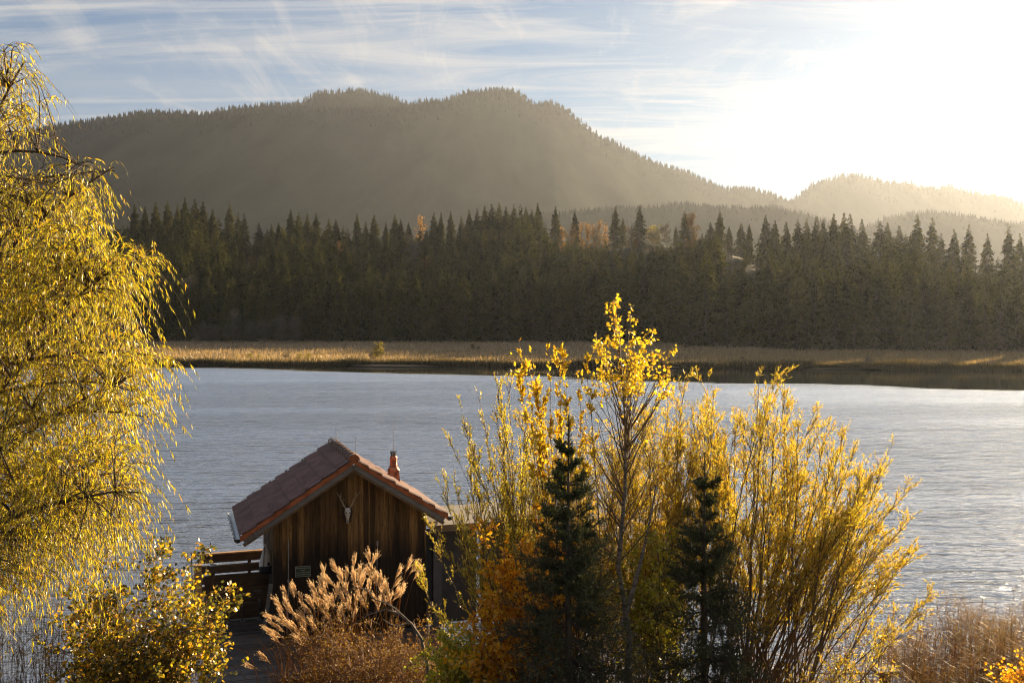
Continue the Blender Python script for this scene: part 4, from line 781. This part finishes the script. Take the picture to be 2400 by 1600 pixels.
# --- generic many-stemmed shrub
def shrub(name, seed, label, cat, bases, poly, ya, yb, nst, nsec, ntw, nleaf, twl, ll, lw, wm, lm, shape=SH_L, lift=0.05, spread=0.45, up=0.25, droop=0.05, hang=0.0, ang=0.6, extra=None, thin=None, r0=0.016, stalk=0.0, parts=('stems', 'foliage'), t0=0.35, secl=0.9):
    r = rngs(seed); tg = px_targets(r, poly, nst, ya, yb)
    if extra is not None: tg = np.concatenate([tg, np.array(extra)])
    b = np.array([bases[k] for k in r.integers(0, len(bases), len(tg))]) + np.concatenate([r.normal(0, .14, (len(tg), 2)), np.zeros((len(tg), 1))], 1)
    ln = np.linalg.norm(tg - b, axis=1, keepdims=True)
    st = jitter(r, bez(b, (b + tg) / 2 + np.array([0, 0, 1.0]) * ln * lift, tg, 12), 0.085); sr = np.linspace(1, 0.14, 12)[None] * (r0 * r.uniform(0.5, 1.2, len(tg)))[:, None] * (ln / ln.max()) ** 0.5
    se = shoots(r, st, nsec, t0, 0.95, secl, spread, up, droop, 6, 0.6); tw = shoots(r, se, ntw, 0.2, 1.0, twl, spread, up * 0.6, droop, 5, 0.4); tw2 = shoots(r, st, max(3, nsec), 0.7, 1.0, twl, spread, up, droop, 5, 0.5)
    al = np.concatenate([tw, tw2]); lo, D = leafpos(r, al, nleaf, 0.1, 1.0, ang, hang)
    l2, D2 = leafpos(r, st[:, 7:], nleaf * 2, 0.1, 1.0, ang, hang); lo = np.concatenate([lo, l2]); D = np.concatenate([D, D2])
    if thin is not None: k = thin(lo, r); lo, D = lo[k], D[k]
    base = np.mean(np.array(bases), 0)
    return plant(name, base, label, cat, [tubes(st, sr, 5), tubes(se, rr(len(se), 6, 0.006, 0.002), 3), tubes(al, rr(len(al), 5, 0.003, 0.0012), 3)], [leaves(r, lo, D, ll, lw, shape, stalk)], wm, lm, parts)
def gb(X, Y): return [X, Y, float(bank(np.array(float(X)), np.array(float(Y)))) - 0.05]
# right-hand willow shrub
rw = [(1560, 985), (1600, 930), (1650, 905), (1700, 915), (1760, 900), (1800, 890), (1850, 890), (1880, 940), (1925, 975), (1985, 1010), (2060, 1055), (2080, 1110), (2120, 1165), (2150, 1240), (2130, 1320), (2050, 1330), (1900, 1260), (1700, 1180), (1560, 1150)]
ex = [at(1760, 868, 18), at(1843, 862, 18), at(1672, 880, 18), at(1805, 895, 17), at(1960, 980, 18), at(2085, 1032, 18.5), at(2040, 1050, 18), at(2168, 1205, 18), at(2150, 1140, 18.4), at(2180, 1385, 17.8), at(2160, 1300, 17.4), at(2140, 1420, 17.6), at(1910, 950, 17.8)]
shrub('willow_shrub', 210, 'large fan-shaped willow shrub with thin yellow leaves right of the spruces', 'shrub', [gb(3.9, 17.4), gb(4.4, 17.8), gb(4.9, 17.3), gb(3.4, 18.0)], rw, 16.2, 19.0, 95, 12, 5, 8, 0.33, 0.088, 0.016, M_twig, M_rightw, extra=ex, spread=0.38, up=0.2, t0=0.38, ang=0.5, r0=0.026)
# slender pale willow by the hut
lw_ = [(1030, 1100), (1045, 1000), (1075, 950), (1120, 905), (1170, 890), (1240, 930), (1270, 1000), (1280, 1200), (1200, 1400), (1080, 1330), (1015, 1200)]
ex = [at(1110, 885, 16), at(1165, 872, 16), at(1190, 878, 16.3), at(1038, 1005, 16), at(1012, 1125, 16.4), at(992, 1250, 17), at(990, 1330, 17), at(1082, 935, 16), at(1010, 1180, 16.6), at(995, 1390, 17)]
shrub('slender_willow', 220, 'pale slender willow with tiny leaves growing beside the boathouse eave', 'shrub', [gb(0.5, 16.0), gb(0.15, 16.4), gb(0.9, 15.8), gb(-0.1, 16.6)], lw_, 15.2, 17.2, 60, 11, 5, 9, 0.24, 0.046, 0.014, M_twig, M_shrubw, extra=ex, spread=0.33, up=0.3, t0=0.35, ang=0.45, secl=0.65)
# olive willow thicket behind the spruces and birch
mw = [(1190, 960), (1260, 930), (1330, 960), (1400, 985), (1500, 960), (1570, 930), (1590, 1000), (1590, 1250), (1560, 1420), (1450, 1450), (1300, 1300), (1180, 1200)]
shrub('olive_willow', 230, 'olive-yellow willow thicket behind the birch trunk and both spruces', 'shrub', [gb(1.1, 18.2), gb(1.9, 18.4), gb(2.6, 18.3), gb(0.6, 18.3)], mw, 17.2, 19.4, 120, 13, 5, 7, 0.34, 0.075, 0.014, M_twig, M_rightw, spread=0.5, up=0.1, droop=0.2, hang=0.2, t0=0.35)
# sallow with broad leaves on long shoots
sp2 = [(1210, 840), (1290, 830), (1340, 850), (1380, 900), (1330, 960), (1260, 940), (1230, 900)]
ex = [at(1203, 802, 15), at(1237, 806, 15), at(1282, 800, 15), at(1302, 803, 15), at(1222, 870, 15), at(1352, 832, 15.2), at(1345, 812, 15.2), at(1232, 812, 15.1)]
shrub('sallow_bush', 240, 'sallow with long upright shoots of broad yellow leaves left of the birch top', 'shrub', [gb(1.1, 15.2), gb(1.25, 15.4)], sp2, 14.6, 15.8, 10, 4, 3, 9, 0.22, 0.085, 0.034, M_twigred, M_birchleaf, SH_R, extra=ex, spread=0.4, up=0.3, t0=0.6, ang=0.6, r0=0.013, secl=0.3)
# orange-leaved cherry
oc = [(1130, 1230), (1190, 1200), (1270, 1200), (1320, 1260), (1330, 1400), (1290, 1560), (1180, 1600), (1090, 1560), (1085, 1440), (1140, 1380), (1130, 1300)]
shrub('orange_shrub', 250, 'shrub with glowing orange leaves left of the taller spruce', 'shrub', [gb(0.0, 15.1), gb(0.25, 15.2)], oc, 14.7, 15.7, 36, 9, 4, 6, 0.24, 0.070, 0.052, M_twigred, M_orange, SH_R, spread=0.7, up=0.1, t0=0.3, ang=0.9, hang=0.3, r0=0.014, stalk=0.02)
aw = [(1470, 960), (1520, 900), (1580, 880), (1640, 900), (1660, 1000), (1640, 1300), (1520, 1300), (1470, 1150)]
shrub('amber_willow', 235, 'amber willow filling the gap between the birch trunk and the right spruce', 'shrub', [gb(2.5, 17.6), gb(2.9, 17.8), gb(2.2, 17.7)], aw, 16.8, 18.4, 50, 12, 5, 8, 0.32, 0.075, 0.014, M_twig, M_rightw, spread=0.45, up=0.15, t0=0.45, ang=0.5, secl=0.6)
# yellow-green shrub between the spruces
yg = [(1480, 1240), (1540, 1225), (1580, 1260), (1590, 1400), (1560, 1480), (1500, 1450), (1470, 1340)]
shrub('lime_shrub', 260, 'yellow-green broad-leaved shrub between the two spruces', 'shrub', [gb(2.35, 17.0)], yg, 16.4, 17.6, 26, 8, 4, 6, 0.22, 0.065, 0.045, M_twig, M_lime, SH_R, spread=0.7, up=0.1, t0=0.4, ang=0.9, hang=0.2, r0=0.012, stalk=0.02)
lg = [(990, 1500), (1010, 1440), (1080, 1450), (1130, 1490), (1180, 1540), (1200, 1640), (1030, 1640)]
shrub('low_lime_shrub', 262, 'low green-yellow shrub at the bottom edge below the orange leaves', 'shrub', [gb(-0.6, 15.6), gb(-0.4, 15.6)], lg, 15.0, 16.2, 30, 6, 4, 7, 0.18, 0.06, 0.045, M_twig, M_lime, SH_R, spread=0.8, up=0.1, t0=0.3, ang=0.9, hang=0.2, r0=0.01, stalk=0.02)
# hazel at the lower left
hz = [(150, 1430), (230, 1350), (300, 1290), (350, 1260), (390, 1270), (430, 1330), (480, 1350), (500, 1420), (490, 1500), (480, 1600), (400, 1660), (200, 1680), (130, 1600), (110, 1500)]
ex = [at(395, 1268, 16), at(440, 1290, 16), at(480, 1300, 16.2), at(535, 1390, 16), at(525, 1445, 16), at(520, 1500, 16), at(360, 1262, 16), at(510, 1550, 15.8), at(465, 1275, 16.2)]
shrub('hazel_shrub', 270, 'dark hazel-like shrub with round yellow leaves left of the jetty', 'shrub', [gb(-5.9, 15.2), gb(-6.3, 15.4), gb(-5.6, 15.5)], hz, 14.6, 16.6, 60, 8, 4, 5, 0.26, 0.062, 0.056, M_twig, M_hazel, SH_R, extra=ex, spread=0.75, up=0.1, t0=0.3, ang=0.9, hang=0.3, r0=0.014, stalk=0.02)
# dry red-brown thicket before the hut
th = [(640, 1520), (690, 1440), (760, 1410), (860, 1400), (950, 1420), (1030, 1470), (1080, 1540), (1100, 1640), (640, 1660)]
shrub('dry_thicket', 280, 'tangled red-brown thicket of dry twigs in front of the boathouse', 'shrub', [gb(-2.5, 18.2), gb(-3.0, 18.3), gb(-1.9, 18.1), gb(-1.3, 18.2), gb(-3.4, 18.4)], th, 17.4, 18.9, 110, 9, 4, 6, 0.24, 0.040, 0.016, M_twigred, M_brownleaf, spread=0.9, up=0.05, droop=0.15, t0=0.25, ang=0.9, hang=0.2, r0=0.009)
# birch
r = rngs(290); bb_ = np.array(gb(1.78, 16.0)); top = at(1445, 690, 16.0)
trk = np.array([[bb_, at(1478, 1500, 16), at(1450, 1330, 16), at(1466, 1150, 16), at(1467, 1000, 16), at(1458, 880, 16), at(1450, 790, 16), at(1443, 740, 16), top]])
trr = np.array([[.058, .050, .040, .029, .020, .013, .009, .006, .003]])
cr = [(1445, 695), (1480, 725), (1500, 770), (1540, 775), (1555, 830), (1590, 880), (1570, 900), (1500, 905), (1440, 900), (1370, 905), (1350, 870), (1400, 840), (1390, 780), (1415, 740)]
tgt = px_targets(r, cr, 60, 15.2, 16.8); tp_ = np.stack([np.interp(np.linspace(0, 1, 200), np.linspace(0, 1, 9), trk[0, :, c]) for c in range(3)], -1); hd = np.hypot(tgt[:, 0] - 1.68, tgt[:, 1] - 16)
oz = tgt[:, 2] - .25 - hd * r.uniform(.9, 1.6, 60); oi = np.abs(tp_[None, :, 2] - oz[:, None]).argmin(1); og = tp_[oi]
b1 = jitter(r, bez(og, og * .45 + tgt * .55 + np.stack([(tgt[:, 0] - og[:, 0]) * .15, 0 * hd, 0 * hd], -1), tgt, 8), .012); b1r = rr(60, 8, .008, .0015)
k = r.uniform(0.25, 0.5, 34); o_, T_ = sample(trk, np.zeros(34, int), k); a = r.uniform(0, 6.28, 34); e_ = o_ + np.stack([np.cos(a) * .75, np.sin(a) * .75, r.uniform(.8, 1.5, 34)], -1)
b2 = jitter(r, bez(o_, (o_ + e_) / 2 + np.stack([np.cos(a) * .12, np.sin(a) * .12, 0 * a], -1), e_, 8), 0.02); b2r = rr(34, 8, .014, .002)
# second stem of the forked trunk
fk = bez([at(1460, 1470, 16)], [at(1515, 1300, 16.3)], [at(1540, 1130, 16.5)], 8); fkr = np.linspace(.05, .008, 8)[None]
al = np.concatenate([shoots(r, b1, 7, .3, 1.0, .26, .7, .2, .15, 5, .4), shoots(r, b2, 3, .5, 1.0, .22, .6, .2, .1, 5, .4)])
lo, D = leafpos(r, al, 5, .2, 1.0, .9, .6); kp = (lo[:, 2] > at(0, 930, 16)[2]) | (r.random(len(lo)) < .12); l3, D3 = leafpos(r, trk[:, 6:], 16, .1, 1, .9, .4); lo, D = np.concatenate([lo[kp], l3]), np.concatenate([D[kp], D3])
bt = empty('birch_tree', tuple(bb_), 0, 'slim young birch with bright yellow top rising above the shrubs', 'tree')
build('trunk', [rel(tubes(trk, trr, 10), bb_), rel(tubes(fk, fkr, 8), bb_)], M_birch, bt, True)
build('branches', [rel(g, bb_) for g in (tubes(b1, b1r, 4), tubes(b2, b2r, 4), tubes(al, rr(len(al), 5, .003, .0012), 3))], M_twig, bt, True)
build('foliage', [rel(leaves(r, lo, D, .056, .048, SH_B, .02), bb_)], M_birchleaf, bt)

# --- the two garden spruces
def garden_spruce(seed, px, Y, pytop, halfpx, label):
    r = rngs(seed); X = (px - 1200) / F0 * Y; b = np.array(gb(X, Y)); top = at(px, pytop, Y); h = top[2] - b[2]; rad = halfpx / F0 * Y
    rt = empty('spruce_tree', tuple(b), 0, label, 'spruce')
    trk_ = np.array([[[0, 0, 0], [0.01, 0, h * .35], [0, .01, h * .7], [0.01, 0, h]]]); trr_ = np.array([[.075, .055, .028, .005]])
    zl = [h - 0.55]; 
    while zl[-1] > 0.25: zl.append(zl[-1] - r.uniform(.18, .27))
    O, E, Cm = [], [], []
    for z in zl:
        u = 1 - z / h; lr = rad * (-0.03 + .97 * u) if u > .14 else rad * .13
        for j in range(int(r.integers(12, 17) if len(O) > 14 else 6)):
            a = r.uniform(0, 6.28); l = lr * r.uniform(.65, 1.2); rise = (0.85 - 1.05 * min(u * 1.5, 1.0)) * l * r.uniform(.7, 1.2)
            o_ = np.array([0, 0, z + r.uniform(-.04, .04)]); e_ = o_ + np.array([math.cos(a) * l, math.sin(a) * l, rise]); O.append(o_); E.append(e_); Cm.append((o_ + e_) / 2 + np.array([0, 0, -.22 * l]))
    for j in range(26):
        z = h - r.uniform(.12, .62); a = r.uniform(0, 6.28); l = (h - z) * r.uniform(.06, .18) + .015; O.append(np.array([0, 0, z])); E.append(np.array([math.cos(a) * l, math.sin(a) * l, z + l * .9])); Cm.append(np.array([math.cos(a) * l * .6, math.sin(a) * l * .6, z + l * .2]))
    B = bez(O, Cm, E, 8); nB = len(B)
    BW = B[:-26]; bl = np.linalg.norm(BW[:, -1] - BW[:, 0], axis=1); side = shoots(r, BW, 18, .12, 1.0, np.repeat(.02 + .32 * bl, 18), .75, .06, .05, 5, .15); sl_ = np.linalg.norm(side[:, -1] - side[:, 0], axis=1); sub = shoots(r, side, 3, .2, .9, np.repeat(.015 + .38 * sl_, 3), .7, .08, .0, 4, .3)
    geos = []
    for P, kk in ((BW, 60), (B[-26:], 16), (side, 26), (sub, 12), (np.array([[[0, 0, h * .55], [0, 0, h * .7], [0, 0, h * .85], [0, 0, h]]]), 500)):
        lo, D = leafpos(r, P, kk, .05, 1.0, .75, .0); geos.append(leaves(r, lo, D, .030, .0062))
    build('trunk', [tubes(trk_, trr_, 8)], M_bark, rt, True)
    build('branches', [tubes(B, rr(nB, 8, .010, .003), 4), tubes(side, rr(len(side), 5, .004, .002), 3), tubes(sub, rr(len(sub), 4, .002, .0015), 3)], M_bark, rt)
    build('needles', geos, M_needle, rt); return rt
garden_spruce(301, 1332, 14.0, 972, 262, 'dark bluish spruce with a long bare leader left of the birch trunk')
garden_spruce(302, 1652, 15.2, 1062, 245, 'dark spruce on the right, before the fan-shaped willow shrub')

# --- plume grass
r = rngs(310); pl_pts = [(650, 1405), (668, 1380), (690, 1370), (705, 1395), (740, 1385), (680, 1420), (640, 1440), (720, 1420), (735, 1370), (758, 1330), (770, 1350), (785, 1320), (800, 1345), (760, 1370), (790, 1375), (815, 1335), (830, 1340), (832, 1305), (845, 1330), (853, 1350), (866, 1293), (880, 1300), (873, 1325), (882, 1345), (895, 1350), (905, 1365), (867, 1365), (812, 1370), (780, 1400), (840, 1375), (930, 1330), (953, 1312), (968, 1318), (925, 1378), (750, 1400), (660, 1450), (700, 1440), (730, 1450), (850, 1400), (820, 1405), (880, 1395), (900, 1390), (628, 1470), (646, 1460), (765, 1420), (800, 1425), (690, 1460), (715, 1475), (618, 1535)]
rq = rngs(311); pl_pts = pl_pts + [(x + rq.normal(0, 15), y + abs(rq.normal(14, 12))) for x, y in pl_pts if y > 1310]
gbz = np.array(gb(-3.1, 19.4)); culm, strands = [], []
for px, py in pl_pts:
    Y = r.uniform(18.8, 20.2); tip = at(px, py, Y); b = np.array([gbz[0] + r.normal(0, .5) + (tip[0] - gbz[0]) * .35, Y, gbz[2] - .1]); lean = (tip - b); c = b + lean * .55 + np.array([-lean[0] * .25, 0, lean[2] * .12])
    P = bez([b], [c], [tip - np.array([0, 0, .08])], 10)[0]; culm.append(P); T = nrm(P[-1] - P[-3]); 
    for j in range(46):
        t = r.uniform(0, .16); o_ = P[-1] - T * (.20 - t); dr = nrm(T + r.normal(0, .13, 3) + np.array([-.18 if px < 920 else .22, 0, .1])); l = r.uniform(.12, .27)
        strands.append(bez([o_], [o_ + dr * l * .5], [o_ + dr * l + np.array([-.02 if px < 920 else .02, 0, -.03])], 5)[0])
culm, strands = np.array(culm), np.array(strands)
# long arching leaves
nlv = 700; b = np.stack([gbz[0] + r.normal(0, .75, nlv), r.uniform(18.8, 20.2, nlv), np.full(nlv, gbz[2] - .1)], -1); a = r.uniform(0, 6.28, nlv); hh = r.uniform(1.2, 2.4, nlv); out = r.uniform(.3, 1.1, nlv)
E = b + np.stack([np.cos(a) * out, np.sin(a) * out * .6, hh * .85], -1); Cc = b + np.stack([np.cos(a) * out * .3, np.sin(a) * out * .2, hh * 1.2], -1); LV = bez(b, Cc, E, 7)
lo, D = leafpos(r, strands, 9, .1, 1.0, .25, 0)
pg = empty('plume_grass', tuple(gbz), 0, 'tall pale plume grass with feathery heads before the boathouse wall', 'ornamental grass')
build('stalks', [rel(tubes(culm, rr(len(culm), 10, .005, .003), 4), gbz)], M_reed, pg)
build('blades', [rel(tubes(LV, np.linspace(1, .15, 7)[None] * .007 * np.ones((nlv, 1)), 3), gbz)], M_reed, pg)
build('plumes', [rel(tubes(strands, rr(len(strands), 5, .0022, .0012), 3), gbz), rel(leaves(r, lo, D, .034, .0075), gbz)], M_plume, pg)
# --- arching bare branch
r = rngs(320); Yb = 17.2; pts = [(1010, 1640), (1000, 1560), (985, 1500), (962, 1465), (930, 1440), (900, 1432), (860, 1445), (820, 1470)]
c1 = np.array([[at(x, y, Yb) for x, y in pts]]); c2 = np.array([[at(x, y, Yb) for x, y in [(962, 1465), (925, 1430), (900, 1415), (875, 1408), (862, 1385), (830, 1380), (800, 1395), (770, 1420)]]]); c3 = np.array([[at(x, y, Yb) for x, y in [(960, 1462), (935, 1470), (915, 1468), (895, 1455)]]]); c4 = np.array([[at(x, y, Yb) for x, y in [(985, 1515), (1000, 1490), (1003, 1450), (1035, 1415)]]])
ab = c1[0, 0].copy(); ab[2] = float(bank(ab[0], ab[1])) - .1; c1[0, 0] = ab
tws = np.concatenate([shoots(r, c1, 16, .4, 1, .3, .8, .1, .1, 5), shoots(r, c2, 26, .2, 1, .3, .8, .1, .1, 5)])
bare = empty('bare_branch_tree', tuple(ab), 0, 'leafless grey branch arching over the dry thicket', 'tree')
build('limb', [rel(tubes(c1, np.array([[.034, .030, .026, .022, .019, .015, .010, .005]]), 8), ab), rel(tubes(c2, np.linspace(.017, .004, 8)[None], 6), ab), rel(tubes(c3, np.linspace(.014, .004, 4)[None], 5), ab), rel(tubes(c4, np.linspace(.018, .004, 4)[None], 5), ab)], M_greybark, bare, True)
build('twigs', [rel(tubes(tws, rr(len(tws), 5, .004, .0015), 3), ab)], M_twigred, bare)
# --- reeds near: stalks with long leaves and ragged plumes
def reeds(name, seed, n, xr, yr, hr, label, mats=(None, None), plume=0.3, nl=5, zbase=None, dens=None):
    r = rngs(seed); X = r.uniform(*xr, n) ; Y = r.uniform(*yr, n); z = np.maximum(bank(X, Y), -1.2) if zbase is None else np.full(n, zbase); h = r.uniform(*hr, n)
    if dens is not None: h = h * dens(X, Y)
    b = np.stack([X, Y, z], -1); ln_ = r.normal(0, .10, (n, 2)); tp = b + np.stack([ln_[:, 0] * h + .05 * h, ln_[:, 1] * h, h], -1); st = bez(b, (b + tp) / 2 + np.stack([-ln_[:, 0] * h * .3, 0 * h, 0 * h], -1), tp, 6)
    i = np.repeat(np.arange(n), nl); o_, T = sample(st, i, r.uniform(.25, .95, n * nl)); a = r.uniform(0, 6.28, n * nl); l = r.uniform(.2, .5, n * nl)[:, None]; dr = np.stack([np.cos(a), np.sin(a), r.uniform(.1, .9, n * nl)], -1)
    lf = bez(o_, o_ + dr * l * .5, o_ + nrm(dr) * l + np.array([0, 0, -.08]), 5)
    geos = [tubes(st, rr(n, 6, .005, .002), 3), tubes(lf, np.array([[.004, .008, .007, .005, .001]]) * np.ones((n * nl, 1)), 2)]
    objs = [(g[0], g[1], 0) for g in geos]; k = r.random(n) < plume; ps = st[k][:, -1]
    if k.any():
        pp = np.repeat(ps, 46, 0); o2 = pp + r.normal(0, 1, pp.shape) * np.array([.045, .045, .10]) ; D2 = nrm(np.array([.5, 0, -.2]) + r.normal(0, .6, pp.shape)); g = leaves(r, o2, D2, .045, .006); objs.append((g[0], g[1], 1))
    return tag(build(name, objs, [mats[0] or M_reed, mats[1] or M_reedplume]), label, None, None, 'stuff')
reeds('reed_bed', 330, 420, (-10.2, -6.2), (18.2, 20.8), (2.0, 3.3), 'thin reeds standing in the water at the bottom left', plume=.1, nl=6)
reeds('reed_bed', 331, 650, (5.6, 13.0), (18.4, 21.3), (1.3, 2.9), 'reeds with orange leaves along the bank at the bottom right', plume=.18, nl=7)
reeds('reed_clump', 332, 1500, (9.3, 14.5), (22.0, 25.2), (1.0, 1.9), 'dense brown plumed reed clump in the water at the right edge', plume=.75, nl=3, zbase=-.1, dens=lambda X, Y: np.clip((X - 9.2) / 1.2, .35, 1) * (0.85 + .2 * np.sin(X * 3)))
reeds('reed_bed', 333, 260, (1.2, 5.8), (18.8, 20.8), (0.9, 2.0), 'thin reeds between the spruce and the willow shrub stems', plume=.1, nl=5)
sg = [(2340, 1530), (2380, 1490), (2440, 1480), (2440, 1660), (2300, 1660), (2310, 1580)]
shrub('orange_bank_shrub', 340, 'small orange-yellow shrub in the bottom right corner', 'shrub', [gb(8.6, 16.6)], sg, 16.2, 17.2, 11, 4, 3, 5, 0.2, 0.06, 0.045, M_twigred, M_orange, SH_R, spread=0.8, up=0.1, t0=0.3, ang=0.9, hang=0.2, r0=0.01, stalk=0.02)
bs = [(1850, 1560), (1950, 1480), (2050, 1450), (2110, 1500), (2120, 1640), (1840, 1650)]
shrub('low_bank_shrub', 341, 'low yellow-leaved twigs around the slate-capped post', 'shrub', [gb(5.4, 16.8), gb(6.0, 16.9)], bs, 16.2, 17.6, 26, 5, 3, 6, 0.25, 0.08, 0.016, M_twig, M_rightw, spread=0.7, up=0.1, t0=0.3, ang=0.8, hang=0.2, r0=0.01)
# bank grass
r = rngs(350); n = 26000; X = r.uniform(-12, 13, n); Y = r.uniform(9, 20.4, n); tag(build('bank_grass', [blades(r, np.stack([X, Y, bank(X, Y) - .03], -1), r.uniform(.15, .6, n), r.uniform(.006, .014, n), .35)], M_reed), 'rough grass covering the near bank', None, None, 'stuff')

# ------------------------------------------------------------------ contrail and haze
def contrail():
    m, t, o = newmat('ice_trail'); e = N(t, 'ShaderNodeBsdfDiffuse'); e.inputs[0].default_value = (.95, .95, .95, 1); tr = N(t, 'ShaderNodeBsdfTranslucent'); tr.inputs[0].default_value = (.95, .95, .95, 1)
    x = N(t, 'ShaderNodeMixShader'); x.inputs[0].default_value = .6; L(t, e.outputs[0], x.inputs[1]); L(t, tr.outputs[0], x.inputs[2]); L(t, x.outputs[0], o.inputs[0]); return m
Yc = 9000.0; P = np.array([[at(px, 350, Yc) for px in np.linspace(1572, 2000, 14)]]); Rc = np.interp(np.linspace(0, 1, 14), [0, .15, .5, 1], [1.5, 9, 10, 3])[None]
tag(build('contrail', [tubes(P, Rc, 8)], contrail(), None, True), 'thin white aircraft trail level across the bright sky', 'contrail')
hz_m, t, o = newmat('haze_air'); pv_ = N(t, 'ShaderNodeVolumePrincipled'); pv_.inputs['Color'].default_value = (*HAZE_COLOR, 1); pv_.inputs['Density'].default_value = HAZE_DENSITY; pv_.inputs['Anisotropy'].default_value = HAZE_ANISO
L(t, pv_.outputs[0], o.inputs['Volume'])
hzo = build('haze', [box(-2900, 2900, -60, 3420, -3.4, 690)], hz_m); tag(hzo, 'even golden autumn haze filling the valley air', None, None, 'stuff'); hzo.visible_shadow = True
